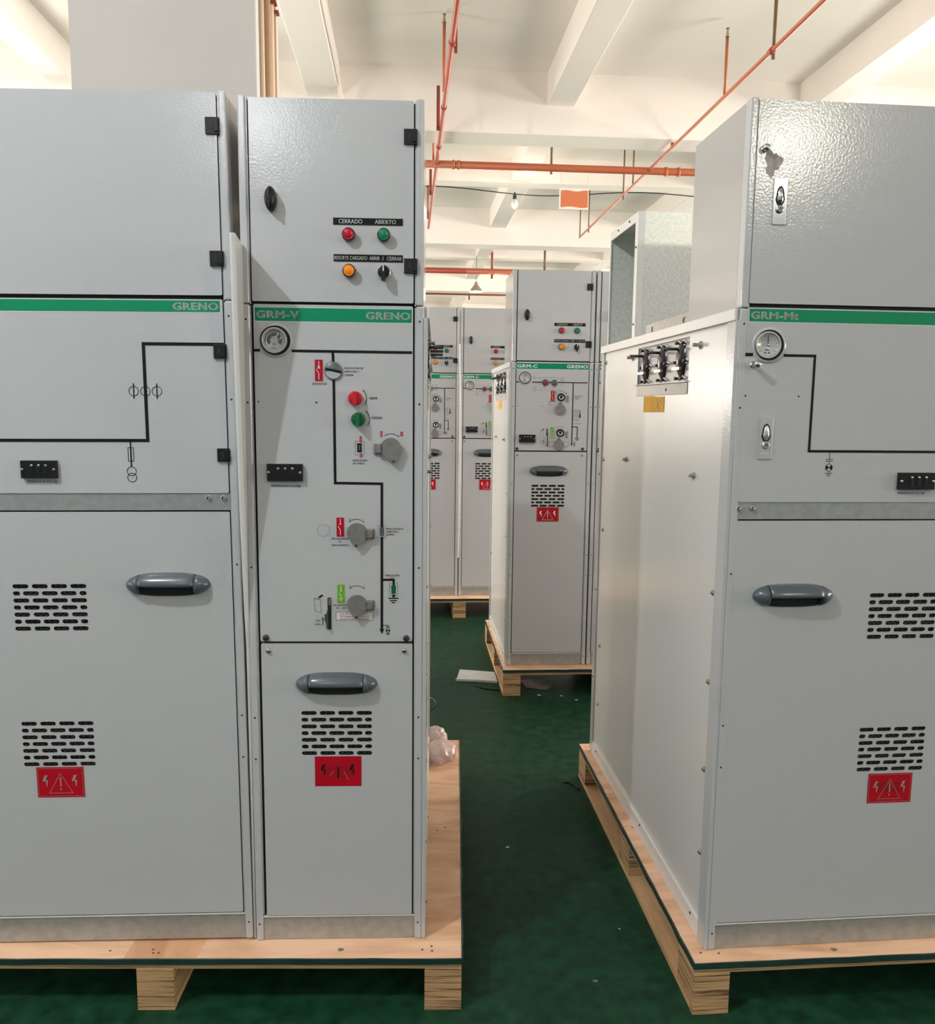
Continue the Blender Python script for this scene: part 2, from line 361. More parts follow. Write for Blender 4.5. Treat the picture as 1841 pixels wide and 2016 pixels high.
def hinge(p, x, z, wd=.026, h=.033):
    b = MB(ZO); b.box(x - wd / 2, x + wd / 2 + .004, -.006, .006, z - h / 2, z + h / 2, 'black')
    b.box(x - wd * .12, x + wd * .2, -.0068, -.006, z - h * .22, z + h * .22, 'gap')
    b.box(x + wd * .24, x + wd * .62, -.0095, 0, z - h * .36, z + h * .36, 'black')
    b.build('hinge', p, .0012)
def oval_knob(p, x, z):
    b = MB(ZO); n = 24
    prof = [(1, 0), (1, .012), (.93, .019), (.72, .025), (.35, .028), (0, .029)]
    rings = []
    for k, d in prof:
        rings.append([b.pt((x + .0128 * k * math.cos(t) * (1 - .1 * abs(math.sin(t)) ** 3), -d, z + .0275 * k * math.sin(t))) for t in (2 * PI * j / n for j in range(n))])
    for A, B in zip(rings, rings[1:]):
        for j in range(n): b.face([A[j], A[(j + 1) % n], B[(j + 1) % n], B[j]], 'black', True)
    b.prism([(x - .0018, z + .02), (x + .0018, z + .02), (x + .0018, z - .022), (x - .0018, z - .022)], -.0315, -.024, 'black')
    b.build('door_knob', p)
def pull(p, x, z, L=.0995, H=.0285):
    b = MB(ZO); D = .034
    def ring(u, ff=1, lo=False):
        k = max(0, 1 - abs(u / L) ** 3.2) ** .5; P = []
        for j in range(17):
            t = PI * j / 16; dz = math.cos(t); dd = math.sin(t) ** .8
            dep = D * k * dd * ff
            if lo and dz < -.18: dep *= .35 + .0 * dz
            P.append(((x + u, -dep, z + H * k * dz), dz))
        return P
    us = [-L * .999, -L * .985, -L * .95, -L * .88, -L * .78, -L * .665]
    for sgn in (-1, 1):
        R = [[b.pt(q) for q, _ in ring(u * sgn * -1)] for u in us]
        for A, B in zip(R, R[1:]):
            for j in range(16): b.face([A[j], A[j + 1], B[j + 1], B[j]], 'handle', True)
        b.face(R[-1], 'handle'); b.face(R[0], 'handle')
    n = 16; us = [-L * .655 + 2 * L * .655 * k / n for k in range(n + 1)]
    R = [ring(u, 1.03, True) for u in us]; I = [[b.pt(q) for q, _ in r] for r in R]
    for A, B in zip(I, I[1:]):
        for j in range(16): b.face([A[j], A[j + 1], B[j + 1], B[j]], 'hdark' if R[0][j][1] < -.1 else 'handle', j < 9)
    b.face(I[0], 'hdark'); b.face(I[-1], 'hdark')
    b.build('pull_handle', p)
def warn(p, x0, x1, z0, z1, kind=0):
    b = MB(ZO); b.rect(x0, x1, z0, z1, 'red', -.0008); cx, cz, W, H = (x0 + x1) / 2, (z0 + z1) / 2, x1 - x0, z1 - z0
    ink = 'whiteink' if kind == 2 else 'greyfoil'
    y = -.0011
    for s in (-1, 1):
        bx = cx + s * W * .31 - W * .01
        P = [(bx + .006, cz + H * .24), (bx - .002, cz + H * .23), (bx - .007, cz + H * .03), (bx + .001, cz + H * .04), (bx + .002, cz - H * .14), (bx - .001, cz - H * .13), (bx + .003, cz - H * .2), (bx + .006, cz - H * .11), (bx + .004, cz - H * .12), (bx + .006, cz + H * .07), (bx, cz + H * .07)]
        b.flat(P[:5] + P[8:], y, ink if kind != 1 else 'ink')
    if kind != 1:
        b.line([(cx, cz + H * .3), (cx + W * .25, cz - H * .36), (cx - W * .25, cz - H * .36), (cx, cz + H * .3), (cx + W * .01, cz + H * .28)], .0011, ink, y)
        b.frame_rect(x0 + .003, x1 - .003, z0 + .003, z1 - .003, .0007, 'greyfoil', y)
        b.rect(cx - .0016, cx + .0016, cz - H * .14, cz + H * .17, ink, y); b.rect(cx - .0014, cx + .0014, cz - H * .26, cz - H * .2, ink, y)
        if kind == 3:
            for k in range(4): b.rect(cx - W * .3, cx + W * .3, cz + H * (.13 - .08 * k), cz + H * (.16 - .08 * k), 'dred', -.00095)
    else:
        b.rect(cx - .002, cx + .002, cz - H * .24, cz + H * .14, 'ink', y)
        for k in range(6):
            ww = (.13, .38, .38, .34, .30, .26)[k] * W
            b.rect(cx - ww, cx + ww, cz + H * (.17 - .07 * k), cz + H * (.192 - .07 * k), 'dred', -.00095)
        b.line([(cx - W * .18, cz - H * .16), (cx - W * .1, cz)], .001, 'greyfoil', y); b.line([(cx + W * .22, cz - H * .3), (cx + W * .12, cz)], .001, 'greyfoil', y)
    b.build('warning_sticker', p, fix=False)
def voltbox(p, x0, x1, z0, z1, notch=''):
    b = MB(ZO); b.box(x0, x1, -.011, 0, z0, z1, 'black'); W, H = x1 - x0, z1 - z0
    for k in range(3):
        x = x0 + W * (.30 + .2 * k) + (.002)
        b.lathe(x, z0 + H * .72, [(.0035, .011, 'black'), (.0035, .0135, 'black'), (.0014, .0138, 'bolt'), (0, .0142, 'bolt')], 10)
        b.lathe(x, z0 + H * .28, [(.0045, .011, 'black'), (.0045, .012, 'black'), (.003, .0118, 'gap'), (0, .0115, 'gap')], 12)
        b.box(x - .004, x + .004, -.0122, -.011, z0 + H * .2, z0 + H * .8, 'black')
    for x in (x0 + W * .05, x1 - W * .06):
        b.lathe(x, z0 + H * .5, [(.0036, .011, 'bolt'), (.0034, .013, 'bolt'), (0, .0135, 'bolt')], 12)
    b.build('voltage_indicator', p, .0008)
def gauge(p, x, z, arc=False, r=.0395, dx=-.003, k=1):
    b = MB(ZO)
    b.lathe(x, z, [(r, 0, 'paint'), (r, .0015, 'paint'), (r * .86, .0018, 'paint')] + [(r * .84, .0016, 'gap'), (r * .80, .0008, 'gap'), (0, .0008, 'gap')])
    x += dx; R = r * .76
    if arc: b.circle(x, z, R * 1.06, R * .1, 'black', -.0075)
    b.lathe(x, z, [(R, .001, 'steel'), (R, .007, 'steel'), (R * .96, .009, 'steel'), (R * .88, .009, 'silver'), (R * .85, .006, 'steel'), (R * .84, .0055, 'dial'), (0, .0055, 'dial')])
    y = -.0060
    if arc:
        b.circle(x, z + .0, R * .45, R * .26, 'slate', y, a0=-.6, a1=PI + .6); b.circle(x, z, R * .72, R * .07, 'maroon', y, a0=.9, a1=PI + .5)
        b.line([(x + .003, z + .006), (x + .010, z + .017)], .002, 'whiteink', y - .0004); b.line([(x + .012, z + .002), (x + .017, z + .008)], .002, 'whiteink', y - .0004)
        b.text('SF6', x - .004, x + .004, z - .009, .004, 'ink', y - .0002); b.text('MPa', x - .007, x + .005, z - .018, .003, 'ink', y - .0002)
    else:
        for t in range(11):
            a = -.7 + (PI + 1.4) * t / 10; c, s_ = math.cos(a), math.sin(a)
            b.line([(x + c * R * .74, z + s_ * R * .74), (x + c * R * .64, z + s_ * R * .64)], .0008, 'ink', y)
        b.line([(x - .0006, z - .003), (x - .001, z + R * .66)], .0014, 'ink', y - .0006)
        b.lathe(x, z, [(.003, .006, 'silver'), (.003, .008, 'silver'), (0, .0085, 'silver')], 12)
        b.text('MPa', x - .006, x + .004, z - .011, .0045, 'greytext', y); b.rect(x - .008, x - .004, z - .019, z - .016, 'greytext', y); b.rect(x + .001, x + .005, z - .019, z - .016, 'greytext', y)
    b.build('pressure_gauge', p)
def screw(p, x, z, r=.006, m='dbolt', slot=True, name='screw', ang=.9):
    b = MB(ZO); b.lathe(x, z, [(r, 0, m), (r, .004, m), (r * .8, .0055, m), (0, .0058, m)], 16)
    if slot:
        c, s_ = math.cos(ang), math.sin(ang); b.line([(x - c * r * .8, z - s_ * r * .8), (x + c * r * .8, z + s_ * r * .8)], r * .24, 'gap', -.0062)
    b.build(name, p)
def bush(p, x, z, r=.0062):
    b = MB(ZO); b.lathe(x, z, [(r, 0, 'dbolt'), (r, .0015, 'silver'), (r * .72, .002, 'silver'), (r * .62, .0012, 'gap'), (0, .0012, 'gap')], 16)
    b.lathe(x + .001, z - .0005, [(r * .35, .0012, 'silver'), (r * .3, .003, 'silver'), (0, .003, 'silver')], 8); b.build('rivet_nut', p)
def paddle(p, x, z, tipdx, tipdz, side, r=.0245, d=.012):
    b = MB(ZO); P = []; n = 22; ta = math.atan2(tipdz, tipdx)
    P = [(x + r * math.cos(ta + .95 + (2 * PI - 1.9) * k / n), z + r * math.sin(ta + .95 + (2 * PI - 1.9) * k / n)) for k in range(n + 1)]
    tl = math.hypot(tipdx, tipdz)
    for da in (-.12, 0, .12): P.append((x + tl * math.cos(ta + da) * (1 if da == 0 else .97), z + tl * math.sin(ta + da) * (1 if da == 0 else .97)))
    b.prism(P, -d - .0025, -d, 'steel')
    if side:
        xa, xb = (x + r * .75, x + r + .012) if side > 0 else (x - r - .012, x - r * .75)
        b.box(xa, xb, -d - .0025, -d + .001, z - .011, z + .007, 'steel')
        xa, xb = (x + r + .001, x + r + .016) if side > 0 else (x - r - .016, x - r - .001)
        b.box(xa, xb, -.004, 0, z - .0165, z + .009, 'steel')
        hx = x + side * (r + .002); b.tube([(hx, -.009, z - .0165), (hx, -.009, z + .009)], .0035, 'steel', 8)
        for zz in (z + .004, z - .0115): b.lathe((xa + xb) / 2, zz, [(.0035, .004, 'bolt'), (.003, .0055, 'bolt'), (0, .006, 'bolt')], 10)
    b.lathe(P[-2][0] - (P[-2][0] - x) * .16, P[-2][1] - (P[-2][1] - z) * .16, [(.003, d + .0025, 'bolt'), (.003, d + .0032, 'bolt'), (0, d + .0033, 'gap')], 10)
    b.tube([(x, -d, z), (x, 0, z)], .009, 'black', 12)
    b.build('lock_cover', p, .0006)
def knob(p, x, z, m):
    b = MB(ZO); b.lathe(x, z, [(.0165, 0, m), (.0165, .012, m), (.0155, .0145, m), (0, .0145, m)], 32)
    b.box(x - .0042, x + .0042, -.026, -.012, z - .0158, z + .0158, m); b.build('turn_knob', p, .0008)
def socket(p, x, z):
    b = MB(ZO); b.lathe(x, z, [(.0205, 0, 'black'), (.0205, .006, 'black'), (.0185, .008, 'black'), (.0125, .008, 'black'), (.012, .006, 'silver'), (.0075, .0055, 'silver'), (.007, .003, 'gap'), (0, .003, 'gap')], 26); b.build('drive_socket', p)
def pushbtn(p, x, z, m):
    b = MB(ZO); b.lathe(x, z, [(.0165, 0, 'silver'), (.0165, .003, 'silver'), (.0150, .005, m), (.0150, .009, m), (.013, .0105, m), (0, .0105, m)], 26); b.build('push_button', p)
def stripe(b, x0, x1, z0, z1, left=None, right=None):
    b.rect(x0 - .002, x1 + .002, z0 - .0022, z1 + .001, 'white', -.0004); b.rect(x0, x1, z0, z1, 'green', -.0008)
    zc = (z0 + z1) / 2; h = .0165
    if left: b.text(left[0], x0 + .0035, x0 + .0035 + left[1], zc, h, 'letter', -.0012, .042)
    if right: b.text(right[0], x1 - .0035 - right[1], x1 - .0035, zc, h, 'letter', -.0012, .042)
def symbol(b, x0, x1, z0, z1, bg, kind):
    b.rect(x0, x1, z0, z1, bg, -.0008); H = z1 - z0; W = x1 - x0; c = (x0 + x1) / 2; y = -.0011; t = .0014
    b.line([(c, z1 - .06 * H), (c, z1 - .33 * H)], t, 'whiteink', y)
    if kind == 'x':
        b.line([(c - .003, z1 - .31 * H), (c + .003, z1 - .42 * H)], t, 'whiteink', y); b.line([(c + .003, z1 - .31 * H), (c - .003, z1 - .42 * H)], t, 'whiteink', y)
    else: b.line([(c - .003, z1 - .34 * H), (c + .003, z1 - .34 * H)], t, 'whiteink', y)
    if kind == 'e':
        b.line([(c - .3 * W, z1 - .45 * H), (c, z1 - .62 * H), (c, z0 + .25 * H)], t, 'whiteink', y)
        for k, ww in enumerate((.3, .2, .1)): b.line([(c - ww * W, z0 + (.24 - .07 * k) * H), (c + ww * W, z0 + (.24 - .07 * k) * H)], t * .8, 'whiteink', y)
    else: b.line([(c - .3 * W, z1 - .45 * H), (c, z1 - .65 * H), (c, z0 + .07 * H)], t, 'whiteink', y)
def capsym(b, x, z, s=1, y=-.0006):
    L = lambda dz, w: b.line([(x - w * s, z + dz * s), (x + w * s, z + dz * s)], .0011, 'ink', y)
    L(.0185, .0085); L(.0145, .0085)
    b.line([(x, z + .0145 * s), (x, z + .009 * s)], .0011, 'ink', y)
    b.circle(x, z, .008 * s, .0011, 'ink', y)
    b.disc(x, z, .008 * s, 'ink', y, 8, PI * .75, PI * 1.25); b.disc(x, z, .008 * s, 'ink', y, 8, -PI * .25, PI * .25)
    b.line([(x, z - .0085 * s), (x, z - .0125 * s)], .0011, 'ink', y); L(-.0125, .0085); L(-.0155, .006); L(-.0185, .0035)
def ground(b, x, z, s=1, t=.0035):
    for dz, w in ((0, .0125), (-.0055, .0085), (-.0105, .0045)): b.line([(x - w * s, z + dz * s), (x + w * s, z + dz * s)], t * .75, 'ink')

def shell(t, W, dep, tbdep):
    """posts, body, instrument box: the fixed metalwork of a cabinet"""
    b = MB(ZO); pw = .018
    b.box(.002, W - .002, .03, dep - .002, ZP, ZS - .004, 'paint_smooth'); b.box(.019, W - .019, .012, .03, ZP + .07, ZS - .004, 'gap')
    b.box(0, .0, 0, 0, ZP, ZP, 'gap') if 0 else None
    for xa, xb in ((.0181, .0205), (W - .0205, W - .0181)): b.box(xa, xb, .003, .03, ZP + .07, ZS - .004, 'paint'); b.box(xa, xb, .003, .03, ZS, ZT - .004, 'paint')
    b.build('body', t)
    for s in (0, 1):
        for z0, z1 in ((ZP, ZS - .0008), (ZS + .0008, ZT)):
            b = MB(ZO); x0 = 0 if s == 0 else W - pw
            b.box(x0, x0 + pw, -.001, .032, z0, z1, 'paint')
            if z0 == ZP:
                for z in (1.693, 1.502, 1.109, .732, .625, .184): b.lathe(x0 + pw / 2, z, [(.0025, .0013, 'gap'), (0, .0014, 'gap')], 10)
            b.build('corner_post', t, .004, 3)
    b = MB(ZO); b.box(.001, W - .001, .03, tbdep, ZS, ZT - .001, 'paint_smooth'); b.box(.018, W - .018, .012, .03, ZS, ZT - .006, 'gap'); b.build('instrument_box', t, .003)
def plinth(t, W, z1):
    b = MB(ZO); b.box(.018, W - .018, .004, .03, ZP, z1 - .002, 'galv'); b.box(.018, W - .018, .0015, .006, z1 - .006, z1 - .002, 'white'); b.build('plinth', t, .001)
def mbolt(b, a, z, stud=.012, r=.0085, slot=False):
    if slot:
        P = [(a + .010 * math.cos(t), z + .026 * math.sin(t)) for t in (2 * PI * k / 18 for k in range(18))]; b.prism(P, -.0015, 0, 'white')
    b.lathe(a, z, [(r * 1.25, 0, 'bolt'), (r * 1.25, .0025, 'bolt'), (r, .0026, 'bolt'), (r, .008, 'bolt'), (r * .5, .0085, 'bolt'), (r * .5, .008 + stud, 'bolt'), (0, .008 + stud, 'bolt')], 6 if not slot else 8)
def side_panel(t, W, dep, side, window=True, full=True):
    """exposed side with flanges, bushing window and bolts; frame maps (depth, protrusion, height)"""
    fr = (lambda p: Vector((p.y, p.x, p.z))) if side < 0 else (lambda p: Vector((W - p.y, p.x, p.z)))
    b = MB(ZO); b.frame = fr
    a0, a1, z0, z1 = .31, .775, 1.54, 1.69
    D = dep
    if dep < 1.1: a0, a1 = .20, .70
    th = -.004
    if window:
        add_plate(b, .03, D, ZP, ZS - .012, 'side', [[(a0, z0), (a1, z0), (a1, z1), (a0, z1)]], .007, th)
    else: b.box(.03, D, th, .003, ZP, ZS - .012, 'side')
    # flanges standing proud
    b.box(0, .05, -.010, 0, ZP, ZS - .001, 'paint'); b.box(D - .035, D, -.010, 0, ZP, ZS - .02, 'paint')
    b.box(0, D, -.014, .01, ZS - .028, ZS - .001, 'white')
    b.prism_ = None
    b.box(.05, D - .035, -.010, 0, ZP, ZP + .05, 'white')
    sp = b.build('side_panel', t, .003, 2)
    bb = MB(ZO); bb.frame = fr
    k = dep / 1.225
    for a, z, sl in ((.2252, 1.6615, 1), (.826 * k, 1.6638, 1), (.2325, 1.3246, 0), (.8663 * k, 1.3265, 0)): 
        q = MB(ZO); q.frame = fr; mbolt(q, a, z, .018 if sl else .010, .010, bool(sl)); q.build('mounting_stud', t)
    for a, z in ((1.176 * k, 1.6652), (1.168 * k, 1.307), (1.1426 * k, 1.044), (1.132 * k, .5953), (1.134 * k, .3639), (.0645, .8209), (.0645, 1.0485), (.0645, .5905), (.0645, .3667)):
        q = MB(ZO); q.frame = fr; mbolt(q, a, z, .004, .0075); q.build('bolt', t)
    for a, z in ((.10, .175), (.13, .205), (.55, .18), (D - .10, .175), (D - .12, .21), (.075, 1.25), (.08, .95), (.075, .46), (.15, 1.30), (D - .02, 1.25), (D - .02, .8), (D - .02, .45)):
        b2 = MB(ZO); b2.frame = fr; b2.lathe(a, z, [(.004, .0, 'dbolt'), (.0038, .012 if (a < .05 or a > D - .04 or z < .2) else .003, 'dbolt'), (0, .0125 if (a < .05 or a > D - .04 or z < .2) else .0035, 'dbolt')], 8); b2.build('rivet', t)
    if window:
        q = MB(ZO); q.frame = fr
        q.box(a0, a1, .016, .02, z0 + .03, z1, 'steel'); q.box(a0, a1, 0, .016, z1 - .003, z1, 'paint'); q.box(a0, a1, -.012, .018, z0 + .030, z0 + .034, 'paint')
        q.box(a0, a1, -.006, -.002, z0 - .002, z0 + .03, 'steel'); q.box(a0 - .002, a0, -.004, .018, z0, z1, 'gap'); q.box(a1, a1 + .002, -.004, .018, z0, z1, 'gap')
        q.lathe((a0 + a1) / 2 - .06, z0 + .013, [(.005, .006, 'steel'), (.004, .008, 'dbolt'), (0, .008, 'dbolt')], 10)
        q.build('bushing_window', t, .0008)
        n = 0
        for f in (.147, .49, .84):
            a = a0 + (a1 - a0) * f + .0; z = 1.632
            q = MB(ZO); q.frame = fr
            seg = 16; R = []
            for j in range(11):
                tt = -PI / 2 + PI * j / 10; zz = z + .050 * math.sin(tt) ; rr = max(.0005, .033 * math.cos(tt) ** .7 if abs(math.cos(tt)) > 1e-4 else 0)
                R.append([q.pt((a + rr * math.cos(u), .012 - rr * .8 * max(-.2, math.sin(u)), zz)) for u in (2 * PI * i / seg for i in range(seg))])
            for A, B in zip(R, R[1:]):
                for i in range(seg): q.face([A[i], A[(i + 1) % seg], B[(i + 1) % seg], B[i]], 'rubber', True)
            q.box(a - .032, a + .028, -.018, -.010, z - .028, z - .020, 'bolt')
            q.tube([(a + .012, .01, z + .03), (a + .012, -.05, z + .03)], .0042, 'dbolt', 8)
            for da, dz in ((-.022, .045), (.024, .047), (-.042, -.004), (.036, -.006), (-.02, -.05), (.022, -.05)):
                q.tube([(a + da, .016, z + dz), (a + da, -.002, z + dz)], [.0075, .0075], 'bolt', 6); q.tube([(a + da, -.002, z + dz), (a + da, -.012, z + dz)], .0045, 'dbolt', 8)
            q.build('bushing', t, fix=True)
        q = MB(ZO); q.frame = fr
        aa = a0 + .187 if dep > 1 else a0 + .2; q.box(aa, aa + .10, -.0056, -.0045, 1.488, 1.534, 'yellow'); q.box(aa + .09, aa + .197, -.0054, -.0044, 1.487, 1.536, 'yellow')
        q.line([(aa + .02, 1.53), (aa + .085, 1.492)], .0018, 'greytext', -.006); q.line([(aa + .075, 1.53), (aa + .03, 1.492)], .0018, 'greytext', -.006); q.line([(aa + .055, 1.532), (aa + .05, 1.49)], .0018, 'greytext', -.006)
        q.line([(aa + .03, 1.52), (aa + .01, 1.51)], .0015, 'greytext', -.006); q.line([(aa + .1, 1.534), (aa + .1, 1.488)], .002, 'greytext', -.006); q.line([(aa + .12, 1.528), (aa + .12, 1.492)], .0015, 'greytext', -.006)
        o = q.build('paper_tag', t, fix=False); o['label'] = 'yellow handwritten paper tag'

def top_door(t, W, z0=1.7345):
    d = door('instrument_door', t, .0245, W - .0235, z0, ZT - .005)
    return d
def instruments(d):
    b = MB(ZO); b.box(.2125, .3714, -.0016, 0, 1.9083, 1.9235, 'ink'); b.text('CERRADO', .225, .279, 1.9159, .0095, 'letter', -.002, .012); b.text('ABIERTO', .3075, .3558, 1.9159, .0095, 'letter', -.002, .012); b.build('name_strip', d, fix=False)
    b = MB(ZO); b.box(.2128, .3714, -.0016, 0, 1.8267, 1.8425, 'ink'); b.text('RESORTE CARGADO', .2145, .290, 1.8346, .0085, 'letter', -.002, .008); b.text('ABRIR', .2945, .319, 1.8346, .0085, 'letter', -.002, .008)
    b.text('I', .3255, .3265, 1.8346, .0085, 'letter', -.002); b.text('CERRAR', .335, .369, 1.8346, .0085, 'letter', -.002, .008); b.build('name_strip', d, fix=False)
    lamp(d, .248, 1.8855, 'lred'); lamp(d, .3283, 1.8857, 'lgrn'); lamp(d, .2486, 1.8047, 'lora'); rotary(d, .3281, 1.8038); oval_knob(d, .0725, 1.9602)
    hinge(d, .3873, 2.1026); hinge(d, .3878, 1.8185)
def small_slit(p, x, z0, z1):
    b = MB(ZO); b.box(x - .004, x + .0045, -.002, .0, z0, z1, 'gap'); zc = (z0 + z1) / 2
    b.prism([(x - .008, zc - .008), (x - .004, zc + .012), (x - .002, zc + .014), (x - .002, z0), (x - .0065, z0 + .005), (x - .008, zc - .012)], -.010, -.002, 'chrome')
    b.box(x - .0105, x - .006, -.009, -.001, zc - .018, zc + .002, 'chrome'); b.box(x - .001, x + .0035, -.004, -.002, z1 - .018, z1 - .003, 'steel')
    b.build('pedal_latch', p, .0008)
def open_marks(b, xs, z):
    """little pictogram of a door sheet and the words beside the latch"""
    b.line([(xs - .036, z + .033), (xs - .020, z + .028), (xs - .018, z - .003), (xs - .033, z + .002), (xs - .036, z + .033), (xs - .035, z + .0325)], .0007, 'greytext')
    b.line([(xs - .0345, z + .0345), (xs - .0188, z + .0295)], .0005, 'greytext')
    b.line([(xs - .014, z + .041), (xs - .021, z + .0375)], .0042, 'ink'); b.flat([(xs - .027, z + .0345), (xs - .020, z + .0408), (xs - .0195, z + .0335)], -.0007, 'ink')
    b.text('ABRIR', xs - .033, xs - .0205, z - .0215, .003, 'greytext'); b.text('LA', xs - .029, xs - .0245, z - .0265, .003, 'greytext'); b.text('PUERTA', xs - .034, xs - .019, z - .0315, .003, 'greytext')
    b.line([(xs - .015, z - .034), (xs - .015, z - .018)], .0016, 'ink'); b.flat([(xs - .015, z - .0135), (xs - .0175, z - .019), (xs - .0125, z - .019)], -.0007, 'ink')

def make_v():
    W = .42; t = empty('switchgear_cabinet', (0, 0, 0)); shell(t, W, 1.225, .34)
    d = top_door(t, W); instruments(d)
    p = door('mimic_panel', t, .0265, .3955, .9255, 1.7280)
    b = MB(ZO); stripe(b, .030, .3925, 1.6900, 1.7205, ('GRM-V', .098), ('GRENO', .103)); b.build('name_stripe', p, fix=False)
    b = MB(ZO); lw = .0062
    b.line([(.0265, 1.6228), (.0405, 1.6228)], lw, 'ink'); b.line([(.1135, 1.6225), (.3935, 1.6221)], lw, 'ink')
    b.line([(.2085, 1.6225), (.2095, 1.5985)], lw, 'ink'); b.line([(.2102, 1.557), (.2113, 1.3140), (.3221, 1.3132), (.3212, .958)], lw, 'ink')
    b.flat([(.3212, .9440), (.3155, .9575), (.3269, .9575)], -.0007, 'ink')
    b.line([(.3215, 1.0795), (.3500, 1.0795), (.3500, 1.066)], .0052, 'ink', -.0007); b.line([(.3500, 1.045), (.3500, 1.036)], .0062, 'ink', -.0007); ground(b, .3495, 1.0335)
    b.line([(.3235, .9665), (.3360, .9665), (.3360, .9625)], .0012, 'ink'); capsym(b, .3358, .9530, .58)
    b.circle(.2102, 1.5776, .0225, .0006, 'greytext')
    for s_, x, z in (('INDICACIÓN DE', .2355, 1.5845), ('APERTURA Y', .2355, 1.5765), ('CIERRE', .2355, 1.5685)): b.text(s_, x, x + len(s_) * .0033 + .001, z, .0045, 'greytext')
    b.text('DISYUNTOR', .1605, .194, 1.5475, .0048, 'greytext'); b.text('ABRIR', .2925, .313, 1.5155, .0058, 'greytext'); b.text('CERRAR', .2975, .324, 1.4695, .0058, 'greytext')
    b.arrow_arc(.2607, 1.5145, .0260, -.62, .72, .0016, 'ink', .0042); b.arrow_arc(.2675, 1.4658, .0260, -.62, .72, .0016, 'ink', .0042)
    b.text('INDICACIÓN', .2535, .287, 1.3685, .0048, 'greytext'); b.text('DE CARGA', .2535, .281, 1.3615, .0048, 'greytext')
    b.frame_rect(.2590, .2800, 1.3810, 1.4140, .0006, 'greytext')
    b.arrow_arc(.3440, 1.4030, .0290, 2.15, .95, .0012, 'ink', .0036)
    for x, z, w_, h in ((.3212, 1.4315, .0050, .0135), (.3690, 1.4320, .0060, .0100), (.2722, 1.4185, .0050, .0140), (.2735, 1.3805, .0055, .0090)):
        b.rect(x - w_ / 2, x + w_ / 2, z - h / 2, z + h / 2, 'red', -.0009)
        for k in range(3): b.rect(x - w_ * .3, x + w_ * .3, z - h * .3 + k * h * .25, z - h * .24 + k * h * .25, 'white', -.0012)
    b.text('PRESENCIA DE VOLTAJE', .0600, .1290, 1.3065, .0055, 'greytext')
    b.circle(.1821, 1.1996, .0147, .0005, 'greytext')
    b.text('SECCIONADOR', .2015, .2420, 1.1800, .0045, 'greytext'); b.text('DE', .218, .2245, 1.1728, .0045, 'greytext'); b.text('DESCONEXIÓN', .2015, .2420, 1.1642, .0045, 'greytext')
    for zz in (1.1989, 1.0360):
        b.arrow_arc(.2610, zz + .003, .0255, .88, 2.22, .0012, 'ink', .0036, True); b.text('O', .2435, .2470, zz + .0285, .0042, 'greytext'); b.text('I', .2795, .2802, zz + .0285, .0042, 'greytext')
    b.frame_rect(.3120, .3320, 1.1810, 1.2130, .0006, 'greytext'); b.frame_rect(.3395, .3595, 1.0300 + .010, 1.0715, .0006, 'greytext')
    for s_, z in (('INDICACIÓN DE', 1.2045), ('APERTURA Y', 1.1975), ('CIERRE', 1.1905)): b.text(s_, .3330, .3330 + len(s_) * .0031, z, .0043, 'greytext')
    b.text('INDICACIÓN', .3310, .3640, 1.0905, .0048, 'greytext'); b.text('PAT', .3425, .3520, 1.0835, .0048, 'greytext')
    b.text('SECCIONADOR', .2035, .2420, 1.0165, .0045, 'greytext'); b.text('DE', .2115, .2180, 1.0095, .0045, 'greytext'); b.text('PAT', .2255, .2340, 1.0095, .0045, 'greytext')
    b.rect(.2105, .2995, .9790, .9990, 'white', -.0004); b.frame_rect(.2100, .3000, .9785, .9995, .0008, 'dred', -.0008)
    for s_, z in (('Antes de cerrar la puesta a tierra,', .9948), ('PAT asegurarse que los cables de', .9889), ('alimentación estén desenergizados', .9829)): b.text(s_, .2200, .2900, z, .0038, 'dred', -.0009)
    open_marks(b, .1930, 1.0000)
    b.disc(.0345, 1.504, .0018, 'ink'); b.disc(.1690, 1.504, .0022, 'ink')
    b.build('printed_diagram', p, fix=False)
    for x0, x1, z0, z1, bg, k in ((.1665, .1850, 1.5535, 1.6030, 'red', 'x'), (.2135, .2315, 1.1850, 1.2310, 'red', 's'), (.2140, .2315, 1.0220, 1.0670, 'lgreen', 'e')):
        b = MB(ZO); symbol(b, x0, x1, z0, z1, bg, k); b.build('symbol_label', p, fix=False)
    gauge(p, .0769, 1.6458, True, .0395, -.002)
    b = MB(ZO); b.lathe(.2102, 1.5776, [(.0200, 0, 'steel'), (.0200, .004, 'steel'), (.019, .005, 'slate'), (0, .005, 'slate')]); b.line([(.1915, 1.5820), (.2290, 1.5740)], .0055, 'ink', -.0055); b.disc(.2102, 1.5776, .0185, 'silver', -.0053, 16, PI + .1, 2 * PI - .35); b.build('position_indicator', p)
    knob(p, .2607, 1.5145, 'kred'); knob(p, .2675, 1.4658, 'kgrn')
    b = MB(ZO); b.box(.2640, .2745, -.0012, 0, 1.3880, 1.4090, 'ink'); b.box(.2675, .2715, -.0018, 0, 1.392, 1.405, 'slate'); b.build('charge_window', p)
    b = MB(ZO); b.box(.3165, .3270, -.0012, 0, 1.1870, 1.2080, 'slate'); b.box(.3165, .3270, -.0015, 0, 1.1850, 1.1870, 'silver'); b.build('position_window', p)
    b = MB(ZO); b.box(.3445, .3550, -.0012, 0, 1.0450, 1.0660, 'kgrn'); b.box(.3445, .3550, -.0015, 0, 1.0430, 1.0450, 'silver'); b.build('position_window', p)
    voltbox(p, .0524, .1355, 1.3185, 1.3590)
    paddle(p, .3440, 1.3990, .008, -.037, -1); paddle(p, .2640, 1.1960, -.003, -.036, 1); paddle(p, .2630, 1.0205, -.003, -.036, 1)
    small_slit(p, .1940, .9560, 1.0350)
